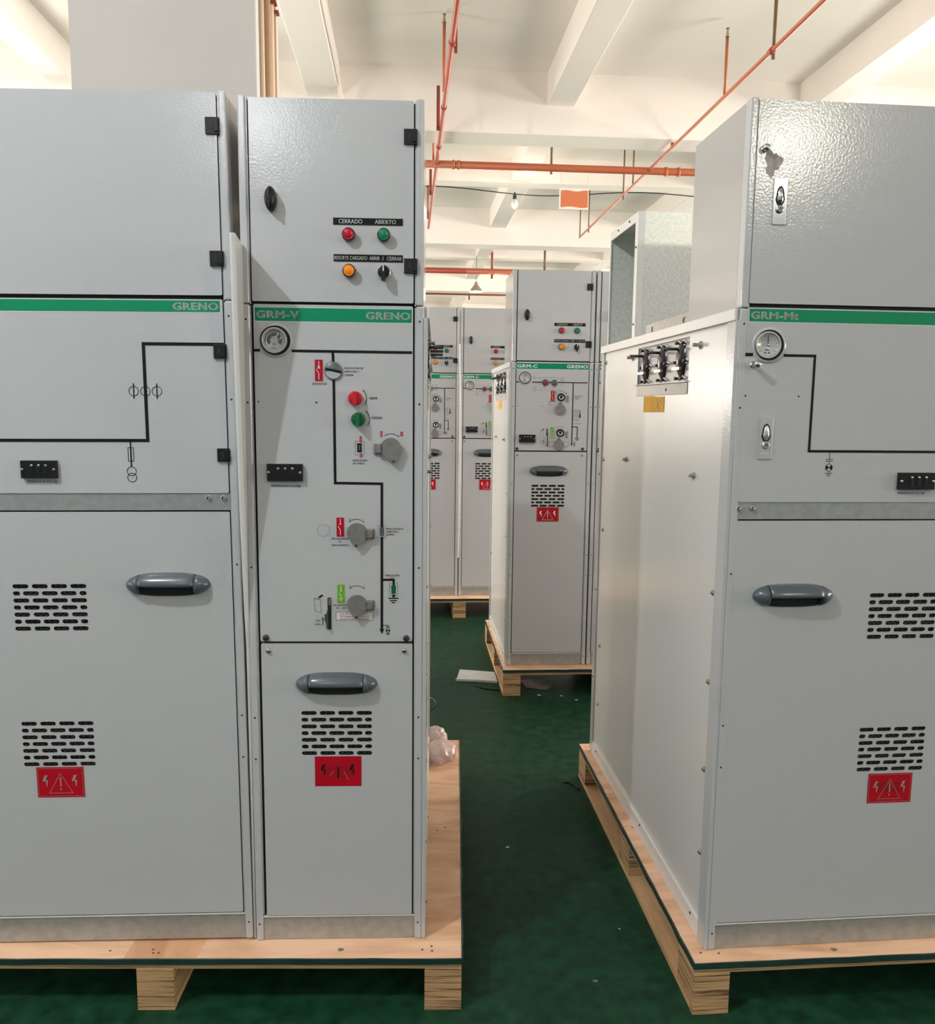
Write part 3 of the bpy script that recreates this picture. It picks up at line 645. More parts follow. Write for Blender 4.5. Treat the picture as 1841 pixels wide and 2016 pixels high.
    screw(p, .0402, .9351, .0078, ang=.8); screw(p, .3807, .9339, .0078, ang=1.5)
    c = door('cable_door', t, .0275, .3958, .2070, .9198, [(.1222, .7485)])
    pull(c, .2102, .8193); warn(c, .1542, .2695, .5535, .6315, 1)
    screw(c, .0456, .9025, .0060, 'bolt', False, 'bolt'); screw(c, .3758, .9030, .0060, 'bolt', True, 'bolt', .4)
    plinth(t, W, .2064); side_panel(t, W, 1.225, 1)
    return t

def make_c():
    W = .42; t = empty('switchgear_cabinet', (0, 0, 0)); shell(t, W, .9, .34)
    d = top_door(t, W); instruments(d)
    p = door('mimic_panel', t, .0235, .3955, 1.2790, 1.7280)
    b = MB(ZO); stripe(b, .0245, .3925, 1.6925, 1.7215, ('GRM-C', .103), ('GRENO', .107)); b.build('name_stripe', p, fix=False)
    b = MB(ZO); L = lambda P, w_=.0050: b.line(P, w_, 'ink')
    L([(.0240, 1.6265), (.040, 1.6265)]); L([(.105, 1.6262), (.155, 1.6262)]); L([(.188, 1.6262), (.203, 1.6262)]); L([(.237, 1.6262), (.3905, 1.6260)])
    L([(.3170, 1.6262), (.3170, 1.317)]); b.flat([(.3165, 1.3010), (.3115, 1.3180), (.3215, 1.3180)], -.0007, 'ink')
    L([(.3170, 1.4010), (.3440, 1.4010), (.3440, 1.345)], .0042); ground(b, .3440, 1.3430)
    capsym(b, .330, 1.3130, .6)
    b.line([(.120, 1.6490), (.275, 1.6490)], .0009, 'greytext'); b.line([(.124, 1.5870), (.270, 1.5870)], .0009, 'greytext'); b.frame_rect(.112, .120, 1.646, 1.655, .0008, 'greytext'); b.circle(.117, 1.586, .006, .0012, 'greytext'); b.circle(.117, 1.602, .0045, .0009, 'greytext')
    b.text('ABRIR', .158, .176, 1.6005, .0035, 'greytext'); b.text('CERRAR', .206, .228, 1.6005, .0035, 'greytext')
    for z in (1.640, 1.628, 1.613): b.frame_rect(.252, .266, z - .004, z + .004, .0007, 'greytext')
    b.arrow_arc(.2555, 1.5535, .028, 2.2, .95, .0011, 'ink', .0036); b.arrow_arc(.2555, 1.375, .0275, .9, 2.2, .0011, 'ink', .0034, True)
    b.rect(.2285, .2315, 1.566, 1.582, 'dred', -.0009); b.rect(.279, .284, 1.568, 1.576, 'dred', -.0009)
    for s_, z in (('INTERRUPTOR', 1.529), ('DE', 1.5215), ('CARGA', 1.514)): b.text(s_, .191, .191 + len(s_) * .0036, z, .0042, 'greytext')
    for s_, z in (('INDICACIÓN DE', 1.5590), ('APERTURA Y', 1.5510), ('CIERRE', 1.5430)): b.text(s_, .3265, .3265 + len(s_) * .0034, z, .0040, 'greytext')
    b.frame_rect(.322, .352, 1.442, 1.482, .0007, 'greytext'); b.text('INDICACIÓN', .322, .355, 1.488, .0040, 'greytext'); b.text('DE CARGA', .322, .350, 1.436, .0040, 'greytext'); b.text('INDICACIÓN PAT', .322, .362, 1.418, .0038, 'greytext')
    for z in (1.476, 1.468, 1.460, 1.452): b.rect(.326, .348, z, z + .0015, 'greytext')
    b.text('SECCIONADOR', .196, .234, 1.3475, .0042, 'greytext'); b.text('DE PAT', .205, .225, 1.3400, .0042, 'greytext')
    b.frame_rect(.197, .300, 1.2990, 1.3260, .0012, 'dred', -.0008); b.text('PRESENCIA DE VOLTAJE', .048, .122, 1.3120, .0045, 'greytext')
    open_marks(b, .1860, 1.3480); b.disc(.030, 1.505, .0020, 'ink'); b.disc(.160, 1.505, .0022, 'ink')
    b.build('printed_diagram', p, fix=False)
    for x0, x1, z0, z1, bg, k in ((.2030, .2225, 1.5320, 1.5840, 'red', 's'), (.2050, .2220, 1.3540, 1.4000, 'lgreen', 'e')):
        b = MB(ZO); symbol(b, x0, x1, z0, z1, bg, k); b.build('symbol_label', p, fix=False)
    gauge(p, .0685, 1.6480, False, .0365, -.001)
    pushbtn(p, .1724, 1.6245, 'maroon'); pushbtn(p, .2192, 1.6240, 'slate')
    socket(p, .2555, 1.5515); socket(p, .2555, 1.3700)
    for z in (1.5435, 1.3610):
        b = MB(ZO); b.box(.2830, .2950, -.005, 0, z - .0175, z + .0165, 'steel'); b.lathe(.289, z + .008, [(.003, .005, 'bolt'), (0, .006, 'bolt')], 8); b.lathe(.289, z - .008, [(.003, .005, 'bolt'), (0, .006, 'bolt')], 8); b.build('hinge_plate', p, .001)
    paddle(p, .2510, 1.4880, -.001, .0390, 0, .0275, .010); paddle(p, .2490, 1.3070, -.001, .0390, 0, .0275, .010)
    b = MB(ZO); b.box(.3530, .3590, -.0012, 0, 1.4480, 1.4700, 'ink'); b.rect(.3540, .3580, 1.472, 1.484, 'dred', -.0009); b.build('charge_window', p)
    voltbox(p, .0430, .1265, 1.3195, 1.3600)
    small_slit(p, .1880, 1.2990, 1.3900)
    screw(p, .0335, 1.2880, .0075); screw(p, .3740, 1.2885, .0075)
    c = door('cable_door', t, .0235, .3958, .2080, 1.2725, [(.1120, 1.1020)])
    pull(c, .2000, 1.1735); warn(c, .1425, .2585, .9090, .9860, 2)
    screw(c, .0360, 1.2560, .0055, 'bolt', True, 'bolt', .4); screw(c, .3720, 1.2560, .0055, 'bolt', True, 'bolt', .4)
    plinth(t, W, .2064); side_panel(t, W, .9, -1)
    return t

def latch(p, x0, x1, z0, z1, m='chrome'):
    b = MB(ZO); b.box(x0, x1, -.003, 0, z0, z1, m); cx = (x0 + x1) / 2; H = z1 - z0; W = x1 - x0
    P = [(cx + W * .36 * math.cos(t) * (1 if math.sin(t) < 0 else .8), z0 + H * .62 + H * .22 * math.sin(t)) for t in (2 * PI * k / 20 for k in range(20))]
    b.prism(P, -.0045, -.003, 'gap'); P2 = [(cx + (x - cx) * .7, z0 + H * .62 + (z - z0 - H * .62) * .8) for x, z in P]
    a = [b.pt((x, -.0045, z)) for x, z in P2]; c = b.pt((cx, -.013, z0 + H * .58))
    for k in range(20): b.face([a[k], a[(k + 1) % 20], c], m, True)
    b.lathe(cx, z0 + H * .33, [(W * .28, .003, m), (W * .28, .006, m), (W * .2, .008, m), (W * .18, .0075, 'steel'), (0, .0075, 'steel')], 16); b.rect(cx - .0008, cx + .0008, z0 + H * .31, z0 + H * .35, 'gap', -.0082)
    b.text('PUSH', cx - W * .26, cx + W * .26, z0 + H * .14, .0045, 'whiteink', -.0034)
    b.build('paddle_latch', p, .0008)
def stud_knob(p, x, z, L=.028):
    b = MB(ZO); b.lathe(x, z, [(.0085, 0, 'chrome'), (.0085, .002, 'chrome'), (.0055, .003, 'chrome'), (.0055, L - .008, 'chrome'), (.0085, L - .006, 'chrome'), (.0075, L, 'chrome'), (0, L + .002, 'chrome')], 18); b.build('stud_knob', p)
def make_wide(mirror):
    """metering cabinet; mirror=True is the one at the left edge with hinges at its right"""
    W = .9; t = empty('switchgear_cabinet', (0, 0, 0)); shell(t, W, 1.225, .345)
    X = (lambda u: W - u) if mirror else (lambda u: u)
    e0, e1 = .0185, W - .0185
    if mirror: e1 = W - .0225
    else: e0 = .0185
    d = door('instrument_door', t, e0, e1, 1.7395, ZT - .003); p = door('mimic_door', t, e0 - .002 if not mirror else e0, e1, 1.2815, 1.7305)
    b = MB(ZO); b.box(.0185, W - .0185, .003, .03, 1.2400, 1.2815, 'galv'); g = b.build('cross_rail', t, .001)
    c = door('cable_door', t, e0 - .004 if not mirror else e0, e1, .2120, 1.2370, [(.3575 if mirror else .3615, 1.0630 if mirror else 1.0585), (.3560 if mirror else .3610, .7205 if mirror else .7170)])
    b = MB(ZO)
    if mirror:
        stripe(b, .03, .8715, 1.7015, 1.7275, None, ('GRENO', .104))
        b.build('name_stripe', p, fix=False); b = MB(ZO)
        b.line([(.030, 1.4058), (.6930, 1.4058), (.6930, 1.6290), (.8770, 1.6285)], .0075, 'ink')
        for k, x in enumerate((.6660, .6930, .7195)):
            b.circle(x, 1.5205, .0110, .0013, 'ink', -.0009)
            if k != 1: b.line([(x, 1.5030), (x, 1.5385)], .0026, 'ink')
        b.line([(.6525, 1.404), (.6525, 1.3445)], .0033, 'ink'); b.frame_rect(.6455, .6595, 1.3565, 1.3895, .0014, 'ink'); b.circle(.6525, 1.3335, .0105, .0015, 'ink'); b.circle(.6530, 1.3185, .0105, .0015, 'ink')
        b.text('PRESENCIA DE VOLTAJE', .410, .480, 1.3095, .0055, 'greytext'); b.build('printed_diagram', p, fix=False)
        voltbox(p, .4005, .4820, 1.3175, 1.3590)
        hinge(d, .8665, 2.1102, .026, .036); hinge(d, .8665, 1.8212, .026, .034); hinge(p, .8665, 1.6125, .024, .033); hinge(p, .8665, 1.3720, .024, .031)
        bush(g, .8290, 1.2695); bush(g, .8645, 1.2695)
        pull(c, .7265, 1.0615); warn(c, .3856, .4998, .5260, .6040, 0)
        for z in (2.05, 1.9, .9, .5): pass
    else:
        stripe(b, .0205, .88, 1.6990, 1.7275, ('GRM-Mt', .114), None); b.build('name_stripe', p, fix=False); b = MB(ZO)
        b.line([(.0150, 1.6240), (.034, 1.6240)], .0075, 'ink'); b.line([(.1075, 1.6235), (.1835, 1.6235), (.1835, 1.4025), (.87, 1.4025)], .0060, 'ink')
        b.line([(.2355, 1.4010), (.2355, 1.3840)], .0013, 'ink'); capsym(b, .2355, 1.3640, 1.05)
        b.text('PRESENCIA DE VOLTAJE', .411, .480, 1.3040, .0055, 'greytext'); b.disc(.0215, 1.5300, .0020, 'ink'); b.disc(.1500, 1.5300, .0020, 'ink'); b.build('printed_diagram', p, fix=False)
        gauge(p, .0711, 1.6460, False, .0410, -.0045); stud_knob(p, .0360, 1.6010)
        latch(p, .0590, .0915, 1.3830, 1.4820, 'silver'); voltbox(p, .4080, .4975, 1.3130, 1.3530)
        stud_knob(d, .0355, 2.0770, .014); latch(d, .0610, .0925, 1.9140, 2.0140)
        b = MB(ZO); P = []
        for k in range(22):
            a = 2 * PI * k / 22; r = .021 + .0055 * math.sin(3 * a + 1) + .003 * math.sin(7 * a); P.append((.0560 + r * math.cos(a) * .9, 2.0480 + r * math.sin(a) * 1.25))
        b.flat(P, -.0004, 'residue'); b.build('glue_residue', d, fix=False)['label'] = 'patch of peeled sticker glue'
        bush(g, .0200, 1.2660); bush(g, .0540, 1.2660)
        pull(c, .1650, 1.0560); warn(c, .3935, .5095, .5185, .5965, 3)
        # lifting plate on the roof behind the instrument box
        b = MB(ZO); H = [[(.69 + .008 * math.cos(k * PI / 8), 1.7420 + .011 * math.sin(k * PI / 8)) for k in range(16)], [(.405 + .013 * math.cos(k * PI / 8), 1.7420 + .009 * math.sin(k * PI / 8)) for k in range(16)]]
        b.frame = lambda q: Vector((q.y + .012, q.x, q.z)); add_plate(b, .345, .755, ZS - .004, 1.7620, 'steel', H, .004, 0, .012); b.build('lifting_plate', t)
        side_panel(t, W, 1.225, -1)
    plinth(t, W, .2100)
    return t

A0 = make_wide(True); V0 = make_v(); C0 = make_wide(False); D0 = make_c()
VX, VY, VR = -.3784, 1.9678, -.0383
def place(o, x, y, rz, ry=0): o.location = (x, y, ZP + .0008); o.rotation_euler = (0, ry, rz)
place(V0, VX, VY, VR)
place(A0, VX - .909 * math.cos(VR), VY - .909 * math.sin(VR), VR, -.0075)
place(C0, .7644, 1.8621, .0144)
place(D0, .5363, 4.1752, -.0052)
tag(A0, 'wide grey metering cabinet with two vent grilles, cut off by the left edge', 'switchgear cabinet')
tag(V0, 'narrow grey cabinet marked GRM-V with red and green turn knobs', 'switchgear cabinet')
tag(C0, 'wide grey cabinet marked GRM-Mt with chrome latches and exposed left side', 'switchgear cabinet')
tag(D0, 'narrow grey cabinet marked GRM-C in the middle, with exposed bolted left side', 'switchgear cabinet', 'narrow cabinets marked GRM-C')
HID = ('side_panel', 'mounting_stud', 'bolt', 'rivet', 'bushing_window', 'bushing', 'paper_tag')   # the joined side, hidden between two cabinets
D1 = copy_tree(D0, skip=HID); place(D1, .5363 + .427, 4.173, -.0052); tag(D1, 'grey GRM-C cabinet mostly hidden, squeezed between its neighbour and the duct', 'switchgear cabinet')
E1 = copy_tree(D0, skip=HID); place(E1, .3815, 5.80, -.0027); tag(E1, 'rear grey GRM-C cabinet right of the thin white strip, half hidden', 'switchgear cabinet')
E2 = copy_tree(D0); place(E2, .3815 - .426, 5.801, -.0027); tag(E2, 'rear grey GRM-C cabinet left of the thin white strip, behind the front cabinets', 'switchgear cabinet')

# duct on the roof of the right cabinet
def W_(u, v, z, g=(.7644, 1.8621, .0144)):
    c, s = math.cos(g[2]), math.sin(g[2]); return (g[0] + c * u - s * v, g[1] + s * u + c * v, z)
t = empty('pressure_duct', W_(.012, .873, ZS), .0144); h = .413; dd = .349; LL = .78; th = .0015
b = MB(); b.box(.002, LL, 0, th, 0, h, 'zinc'); b.box(.002, LL, dd - th, dd, 0, h, 'zinc'); b.box(.002, LL, th, dd - th, h - th, h, 'zinc'); b.box(.002, LL, th, dd - th, 0, th, 'zinc'); b.box(LL - th, LL, th, dd - th, th, h - th, 'zinc'); b.build('duct_shell', t)
b = MB(); fw_ = .030
b.box(-.003, .0015, 0, fw_, 0, h, 'white'); b.box(-.003, .0015, dd - .008, dd, 0, h, 'white'); b.box(-.003, .0015, fw_, dd - .008, h - fw_, h, 'white'); b.box(-.003, .0015, fw_, dd - .008, 0, .003, 'white'); b.box(-.003, .02, -.0015, 0, 0, h, 'white'); b.build('opening_flange', t, .0006)
for y, z in ((.013, .05), (.013, .30), (.10, h - .013), (.24, h - .013)):
    b = MB(); b.tube([(-.006, y, z), (-.003, y, z)], .0035, 'dbolt', 8); b.build('screw', t)
tag(t, 'galvanised sheet-metal duct box with open end on the cabinet roof', 'duct')

# board wedged in the gap, strip between the rear cabinets
def ribbon(name, fr, pts, label, cat, m='white'):
    b = MB(); rings = []
    for (x, yf, yb, z, th_, xb) in pts:
        P = [(x - th_ / 2, yf + .002), (x, yf), (x + th_ / 2, yf + .002), (xb + th_ / 2 * .6, yb), (xb - th_ / 2 * .6, yb)]
        rings.append([b.pt((fr[0] + math.cos(fr[2]) * u - math.sin(fr[2]) * v, fr[1] + math.sin(fr[2]) * u + math.cos(fr[2]) * v, z)) for u, v in P])
    for A, B in zip(rings, rings[1:]):
        for i in range(5): b.face([A[i], A[(i + 1) % 5], B[(i + 1) % 5], B[i]], m)
    b.face(rings[0], m); b.face(rings[-1], m); o = b.build(name, None, .0015); tag(o, label, cat); return o
pts = []
for k in range(19):
    z = 1.862 - (1.862 - .142) * k / 18; pr = .128 * max(0, (z - .93) / .93) ** 1.0; s = max(0, min(1, (z - .93) / .93))
    xf = -.006 + .019 * s ** 1.3 + (.008 * math.sin(PI * s)) * 0 ; pts.append((xf if z > .93 else -.0055, -pr + (.006 if z < .93 else .006 * (1 - s)) - .0, .10, z, .013 if z > 1.3 else .013 - .007 * (1.3 - z) / 1.158, -.010 if z > 1 else -.006))
ribbon('trim_board', (VX, VY, VR), pts, 'narrow white board leaning out of the gap between the two front left cabinets', 'board')
pts = []
for k in range(13):
    z = 1.93 - (1.93 - .42) * k / 12; s = (z - .42) / 1.51
    pts.append((-.004 + .012 * math.sin(PI * min(1, s * 1.02)) - .006 * s, -.012 - .03 * s, -.004, z, .012, -.003))
ribbon('trim_strip', (.3815, 5.80, -.0027), pts, 'thin white strip standing between the two rear cabinets', 'strip')

# ------------------------------------------------------------------ pallets
def pallet(name, loc, rz, W, D, label, bxs, bys, bw=.092, bl=.115, planks=(), marks=(), strip_l=True):
    t = empty(name, loc, rz); t['label'] = label; t['category'] = 'pallet'
    b = MB(); b.box(0, W, 0, D, .126, .1385, 'ply')
    for x0, x1, k in planks: b.flat([(0, 0)] * 0 or [(x0, 0)], 0, 'ply') if 0 else None
    for x0, x1, sk in planks:
        f = [b.pt(q) for q in ((x0, -.0002, .1388), (x1, -.0002, .1388), (x1 + sk, .10, .1388), (x0 + sk, .10, .1388))]; b.face(f, 'ply2')
    b.build('deck_sheet', t, .001)
    b = MB(); N = 24; fr = []
    for k in range(N + 1):
        x = -.002 + (W + .004) * k / N; z = .139 + .0012 * math.sin(k * 1.9) * (k % 3 == 0); fr.append((b.pt((x, -.0025, z - .0145)), b.pt((x, -.0025, z)), b.pt((x, .001, z + .0006))))
    for A, B in zip(fr, fr[1:]): b.face([A[0], B[0], B[1], A[1]], 'strip'); b.face([A[1], B[1], B[2], A[2]], 'strip')
    for sx in (0, 1):
        X = -.0025 if sx == 0 else W + .0025; sd = []
        for k in range(N + 1):
            y = -.002 + (D + .004) * k / N; z = .139 + .001 * math.sin(k * 2.3); xx = X + (.002 if k % 5 == 2 else 0) * (1 if sx else -1); sd.append((b.pt((xx, y, z - .0145)), b.pt((xx, y, z)), b.pt((X + (.004 if sx == 0 else -.004), y, z + .0004))))
        for A, B in zip(sd, sd[1:]): b.face([A[0], B[0], B[1], A[1]], 'strip'); b.face([A[1], B[1], B[2], A[2]], 'strip')
    b.build('edge_film', t, fix=False)
    b = MB(); b.box(0.001, W - .001, .001, D - .001, .112, .126, 'edge'); b.build('lower_deck', t)
    for x in bxs:
        b = MB(); b.box(x + .001, x + bw - .001, .004, D - .004, 0.0, .019, 'board'); b.build('skid_board', t, .001)
        for y in bys:
            b = MB(); b.box(x, x + bw, y, y + bl, .019, .112, 'block'); b.build('block', t, .0015)
        b = MB(); b.box(x, x + bw, 0, .02, 0, .019, 'block'); b.build('block_foot', t, .001)
    for x, y in marks:
        b = MB(); b.frame = None; n = 8; f = [b.pt((x + .0032 * math.cos(2 * PI * k / n), y + .0032 * math.sin(2 * PI * k / n), .1391)) for k in range(n)]; b.face(f, 'dbolt'); b.build('nail_head', t, fix=False)
    return t
PAx, PAy, PAr = .141, 1.867, -.060
Wp = 1.75; c_, s_ = math.cos(PAr), math.sin(PAr)
pa = pallet('pallet', (PAx - Wp * c_, PAy - Wp * s_, 0), PAr, Wp, 1.345, 'plywood pallet under the two front left cabinets, with a wide bare strip at right', (.10, .9445, Wp - .093), (0, .61, 1.23), marks=[(Wp - .10, .035), (Wp - .075, .03), (Wp - .077, .048), (Wp - .77, .022), (Wp - .775, .035), (Wp - .757, .022), (Wp - .075, .62), (Wp - .05, .64), (Wp - .9 + .02, .03)], planks=[(.913, 1.094, .004)])
# knot and scuff marks on the plywood
def blot(par, x, y, r, m, e=1.6):
    b = MB(); n = 14; f = [b.pt((x + r * e * math.cos(2 * PI * k / n) * (1 + .25 * math.sin(3 * k)), y + r * math.sin(2 * PI * k / n) * (1 + .2 * math.cos(5 * k)), .1391)) for k in range(n)]; b.face(f, m); b.build('knot', par, fix=False)
blot(pa, Wp - .305, .035, .006, 'cardboard', 1.3)
pc = pallet('pallet', (.714, 1.814, 0), .0052, 1.6, 1.335, 'plywood pallet under the wide right cabinet, its stacked blocks showing', (0, .8, 1.5), (0, .58, 1.21), marks=[(.03, .04), (.045, .055), (.075, .035), (.03, .66), (.04, .68), (.02, 1.30), (.035, 1.305)])
blot(pc, .375, .03, .006, 'cardboard', 1.4)
pd_ = pallet('pallet', (.508, 4.095, 0), -.004, 1.3, 1.02, 'plywood pallet under the middle GRM-C cabinets', (0, .6, 1.2), (0, .45, .90))
pe = pallet('pallet', (-.78, 5.70, 0), -.002, 2.2, 1.05, 'plywood pallet under the two rear cabinets', (.2, 1.118, 2.05), (0, .45, .93))

# plastic bag on the left pallet
def lump(name, loc, sx, sy, sz, m, seed, label, cat):
    rnd = random.Random(seed); bm = bmesh.new(); bmesh.ops.create_icosphere(bm, subdivisions=4, radius=1)
    ks = [(Vector((rnd.uniform(-1, 1), rnd.uniform(-1, 1), rnd.uniform(-1, 1))).normalized(), rnd.uniform(4, 9), rnd.uniform(0, 6), rnd.uniform(.02, .06)) for _ in range(14)]
    for v in bm.verts:
        d = v.co.normalized(); r = 1 + sum(a * (1 - abs(math.sin(f * d.dot(k) + ph))) for k, f, ph, a in ks) - .2
        v.co = Vector((d.x * r * sx, d.y * r * sy, max(d.z * r, -.55) * sz))
    mn = min(v.co.z for v in bm.verts)
    for v in bm.verts: v.co.z -= mn
    me = bpy.data.meshes.new(name); bm.to_mesh(me); bm.free(); me.materials.append(M[m])
    for p in me.polygons: p.use_smooth = True
    o = bpy.data.objects.new(name, me); COL.objects.link(o); o.location = loc; tag(o, label, cat); return o
lump('plastic_bag', (.135, 3.05, .1387), .062, .075, .04, 'plastic', 3, 'crumpled clear plastic bag lying on the left pallet behind the cabinet', 'bag')
lump('plastic_bag', (.120, 3.165, .1387), .046, .038, .05, 'plastic', 8, 'upper pinkish plastic bag behind the other one on the left pallet', 'bag')

# ------------------------------------------------------------------ things on the floor
def sheet(name, P, z, th, m, label, cat):
    b = MB(); a = [b.pt((x, y, z)) for x, y in P]; c = [b.pt((x, y, z + th)) for x, y in P]; n = len(P)
    b.face(a, m); b.face(c, m)
    for k in range(n): b.face([a[k], a[(k + 1) % n], c[(k + 1) % n], c[k]], m)
    return tag(b.build(name), label, cat)
sheet('foam_strip', [(.276, 4.345), (.285, 4.36), (.31, 4.505), (.42, 4.475), (.502, 4.452), (.503, 4.295), (.39, 4.325), (.30, 4.335)], 0, .012, 'foam', 'flat white foam strip on the green floor beside the middle pallet', 'foam strip')
sheet('paper_sheet', [(.63, 4.34), (.70, 4.35), (.81, 4.31), (.80, 4.24), (.75, 4.17), (.65, 4.22)], 0, .002, 'cardboard', 'crumpled brown sheet lying in the shade under the middle pallet', 'paper')
def wire(name, P, r, label, m='black'):
    b = MB(); b.tube([(x, y, r) for x, y in P], r, m, 6); return tag(b.build(name), label, 'wire')
wire('wire_offcut', [(.637, 3.092), (.655, 3.088), (.67, 3.072), (.683, 3.045), (.688, 3.02)], .003, 'short black wire offcut by the back corner of the right pallet')
wire('wire_offcut', [(.375, 4.262), (.40, 4.225), (.44, 4.198), (.48, 4.185), (.503, 4.180)], .0025, 'thin curved black wire beside the white foam strip', 'ink')
wire('wire_offcut', [(.118, 4.10), (.145, 4.06), (.155, 4.01), (.150, 3.96), (.125, 3.92)], .002, 'thin curved black wire on the floor at the left cabinet edge', 'strip')
for i, (x, y, r, lab) in enumerate(((.70, 4.10, .010, 'small white scrap on the floor before the middle pallet, left one'), (.815, 4.084, .008, 'small white scrap on the floor under the middle pallet edge'), (.883, 4.021, .008, 'small white scrap nearest to the right cabinet side'), (.35, 2.62, .006, 'tiny pale scrap in the middle of the aisle'), (.50, 1.95, .007, 'tan paper scrap in the near aisle by the right pallet'), (.62, 2.16, .003, 'white speck by the right pallet edge'))):
    sheet('scrap', [(x - r, y - r * .5), (x + r * .9, y - r * .7), (x + r, y + r * .4), (x - r * .6, y + r * .6)], 0, .001, 'foam' if i != 4 else 'cardboard', lab, 'scrap')

# ------------------------------------------------------------------ pipes under the ceiling
def rod(p, x, y, z0, z1, r=.007, m='rod', name='hanger'):
    b = MB(); b.tube([(x, y, z0), (x, y, z1)], r, m, 8); b.build(name, p)
def sprink(p, x, y, z0, z1, m='pipe'):
    b = MB(); b.tube([(x, y, z0), (x, y, z1 - .07)], .0125, m, 8); b.tube([(x, y, z1 - .07), (x, y, z1 - .055), (x, y, z1 - .03), (x, y, z1 - .012)], [.018, .012, .008, .005], 'brass', 8); b.tube([(x, y, z1 - .012), (x, y, z1 - .008)], .016, 'brass', 10); b.build('sprinkler', p)
def collar(p, a, c, r, m='pipe', name='coupling'):
    b = MB(); b.tube([a, c], r, m, 14); b.build(name, p)
PZ = 3.88
t = empty('sprinkler_pipe', (2.44, -1, PZ)); t['label'] = 'thin orange pipe running diagonally up to the right over the right cabinet'; t['category'] = 'pipe'
def loc_t(t): bpy.context.view_layer.update(); return None
def part(b, name, t, **k):
    o = b.build(name, t, **k); return o
def pipe_thing(loc, label, L, r, axis, m):
    t = empty('sprinkler_pipe', loc); t['label'] = label; t['category'] = 'pipe'
    b = MB(); d = (0, L, 0) if axis == 'y' else (L, 0, 0); b.tube([(0, 0, 0), d], r, m, 14); b.build('pipe_run', t); return t
bpy.data.objects.remove(t)
t = pipe_thing((2.435, -1, PZ), 'thin orange pipe running diagonally up to the right over the right cabinet', 12.75, .0145, 'y', 'pipe')
for y in (5.65, 9.41, 11.17): rod(t, .016 if y < 9 else 0, y + 1, -.05, SL - PZ if y != 9.41 else SL - PZ, .013 if y < 6 else .009)
rod(t, 0, 9.02 + 1, 0, SL - PZ, .009); rod(t, 0, 11.73 + 1, 0, SL - PZ, .009); sprink(t, 0, 6.46 + 1, 0, .50); 
b = MB(); b.box(-.014, .010, 8.70 - .006, 8.70 + .006, 0, .33, 'rust'); b.build('hanger', t)
b = MB(); b.tube([(0, 6.62, 0), (0, 6.68, 0)], .021, 'piper', 12); b.build('coupling', t)
t = pipe_thing((.303, -1, PZ), 'red pipe running along the ceiling straight above the aisle at left', 12.4, .0185, 'y', 'piper')
sprink(t, -.016, 6.58 + 1, 0, .56)
for y, z1 in ((5.78, .28), (7.40, .335), (9.58, .25)):
    b = MB(); b.box(.016, .036, y + 1 - .01, y + 1 + .01, -.045, z1, 'rust') if y == 5.78 else b.box(-.042, -.014, y + 1 - .02, y + 1 + .02, -.02, z1, 'rust'); b.build('hanger', t)
rod(t, -.04, 8.3 + 1, -.05, .5, .011, 'pipe', 'riser'); rod(t, -.03, 10.6 + 1, -.06, .4, .010, 'rust')
for y in (5.72, 6.9, 7.9): collar(t, (0, y + 1, 0), (0, y + 1.05, 0), .024, 'piper')
t = pipe_thing((-.6, 8.47, PZ), 'thick orange pipe crossing the ceiling behind the first cross beam', 7.5, .036, 'x', 'pipe')
for x in (.47, .52, 2.75, 2.62): collar(t, (x + .6 - .012, 0, 0), (x + .6 + .012, 0, 0), .045)
rod(t, 1.45 + .6, 0, -.06, SL - PZ, .012); rod(t, 3.9 + .6, 0, -.06, SL - PZ, .012)
t = pipe_thing((-1.5, 14.65, PZ - .03), 'red and orange pipe crossing the ceiling far behind the middle cabinet', 7, .048, 'x', 'piper')
b = MB(); b.tube([(2.55, 0, 0), (7, 0, 0)], .0495, 'pipe', 14); b.build('orange_section', t)
rod(t, 3.0, 0, -.12, .58, .02, 'rust'); rod(t, 3.93, 0, 0, .58, .02)
t = pipe_thing((-2, 19.2, 3.87 + .19), 'thin brown pipe crossing low before the far wall', 7, .022, 'x', 'rust')
rod(t, 3.45, 0, -.12, .38, .02)

# hanging sign
t = empty('hanging_sign', (1.688, 8.47, 3.485)); tag(t, 'faded orange sign with white border hanging from the crossing pipe', 'sign')
b = MB(); b.box(-.150, .148, -.004, .004, 0, .205, 'signw'); b.build('sign_frame', t, .001)
b = MB(); n = 12; top = [(-.135 + .275 * k / n, .180 + .006 * math.sin(k * .7)) for k in range(n + 1)]; bot = [(.14 - .275 * k / n, .022 - .006 * math.sin(k * .6)) for k in range(n + 1)]
b.prism(top + bot, -.006, -.0041, 'signo'); b.build('sign_face', t)
for x in (-.138, .136): rod(t, x, 0, .2, .36, .002, 'conduit', 'hanging_wire')
# cable with bulb
b = MB(); P = []
for k in range(29):
    s = k / 28; x = -.2 + 3.9 * s; sag = .03 * math.sin(2 * PI * s * 1.7) - .02 * math.sin(PI * s); P.append((x, 9.6, 3.935 + sag + .012 * s))
b.tube(P, .006, 'dbolt', 6); tag(b.build('cable'), 'thin grey cable strung across under the ceiling beams', 'cable')
t = empty('hanging_bulb', (1.232, 9.6, 3.92)); tag(t, 'bare pearl bulb hanging from the strung cable', 'lamp')
b = MB(); b.tube([(0, 0, 0), (0, 0, -.03), (0, 0, -.035), (0, 0, -.075)], [.008, .008, .022, .024], 'dbolt', 12); b.build('lamp_holder', t)
b = MB(); b.tube([(0, 0, -.075), (0, 0, -.1), (0, 0, -.13), (0, 0, -.16), (0, 0, -.18)], [.02, .034, .040, .030, .008], 'glass', 14); b.build('bulb', t)
t = empty('pendant_lamp', (1.256, 15, 3.55)); tag(t, 'small conical metal pendant lamp hanging above the middle cabinet', 'lamp')
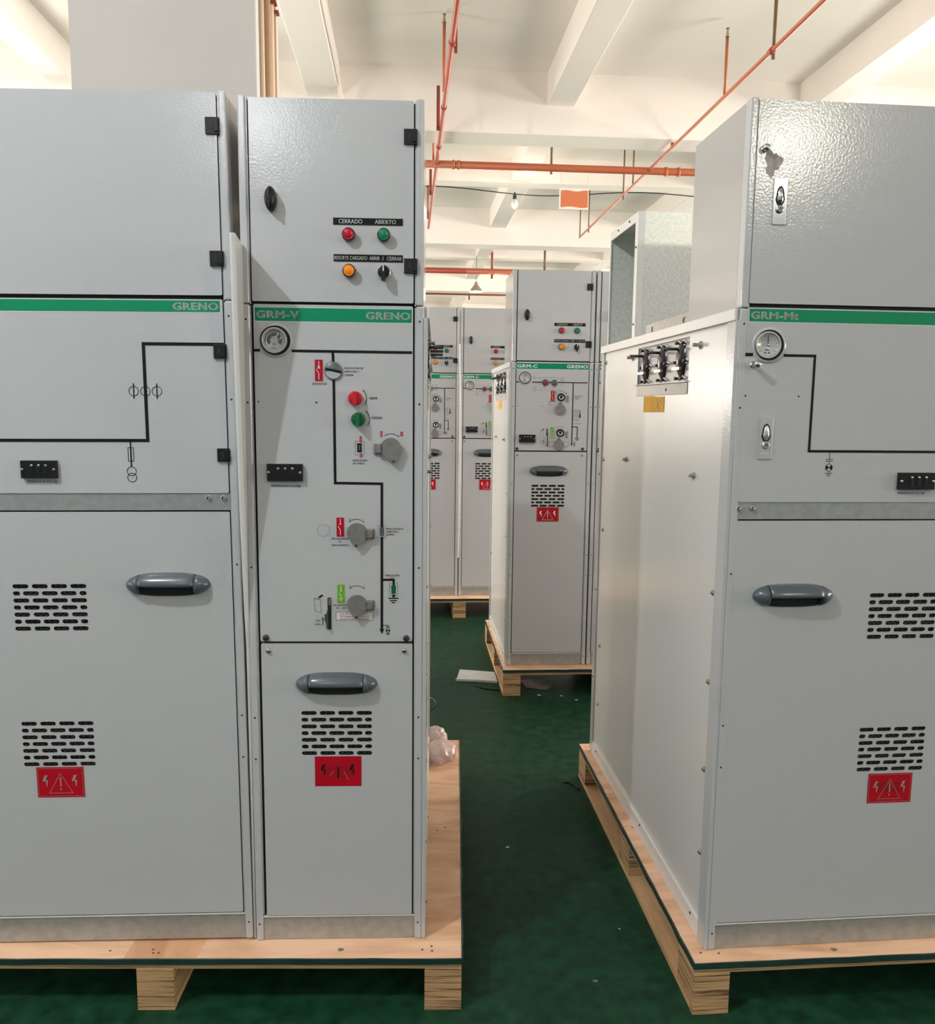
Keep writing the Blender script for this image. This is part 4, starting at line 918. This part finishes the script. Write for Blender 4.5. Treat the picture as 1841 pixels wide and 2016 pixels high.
b = MB(); b.tube([(0, 0, 0), (0, 0, .06), (0, 0, .12), (0, 0, .17)], [.125, .085, .035, .025], 'brass', 20, cap=False); b.build('lamp_shade', t)
b = MB(); b.tube([(0, 0, .16), (0, 0, .62)], .004, 'dbolt', 6); b.build('cord', t)
b = MB(); b.tube([(0, 0, .10), (0, 0, .05), (0, 0, .01)], [.02, .035, .01], 'glass', 12); b.build('bulb', t)

# conduits on the column side and along the left beam
for i, (y, r, m, lab) in enumerate(((4.09, .010, 'conduit', 'thin cream conduit nearest the front edge of the column'), (4.19, .017, 'conduit2', 'brown stained conduit running up the column side'), (4.30, .017, 'conduit', 'pale thick conduit in the middle of the column side'), (4.40, .015, 'conduit2', 'brown conduit at the rear of the bundle on the column side'))):
    t = empty('conduit', (-.676 + r + .002, y, 0)); tag(t, lab, 'conduit')
    b = MB(); b.tube([(0, 0, .02), (0, 0, SL - .005)], r, m, 12); b.build('tube', t)
    b = MB(); b.tube([(0, 0, 3.415), (.0, 0, 3.435)], r + .004, 'rust', 12); b.box(-.004, r + .014, -.02, .02, 3.42, 3.432, 'rust'); b.build('clamp', t)
for z, lab, y1 in ((4.26, 'upper cream cable along the side of the left ceiling beam', 7.6), (4.205, 'lower cream cable along the side of the left ceiling beam', 7.6)):
    b = MB(); P = [(-.570, -1 + 8.6 * k / 20, z + .006 * math.sin(k * 2.1)) for k in range(20)] + [(-.566, 7.35, z - .02), (-.55, 7.5, z - .12), (-.50, 7.6, z - .3)]
    b.tube(P, .009, 'wall', 8); tag(b.build('beam_cable'), lab, 'cable')

for o in bpy.data.objects:
    if o.parent is None:
        k = o.name.split('.')[0]
        g = {'pallet': 'plywood pallets under the cabinets', 'scrap': 'small scraps littering the floor', 'conduit': 'vertical conduits on the column side', 'beam_cable': 'cables along the left ceiling beam', 'sprinkler_pipe': 'red and orange pipes under the ceiling', 'wire_offcut': 'loose black wires on the floor', 'plastic_bag': 'plastic bags on the left pallet'}.get(k)
        if g: o['group'] = g
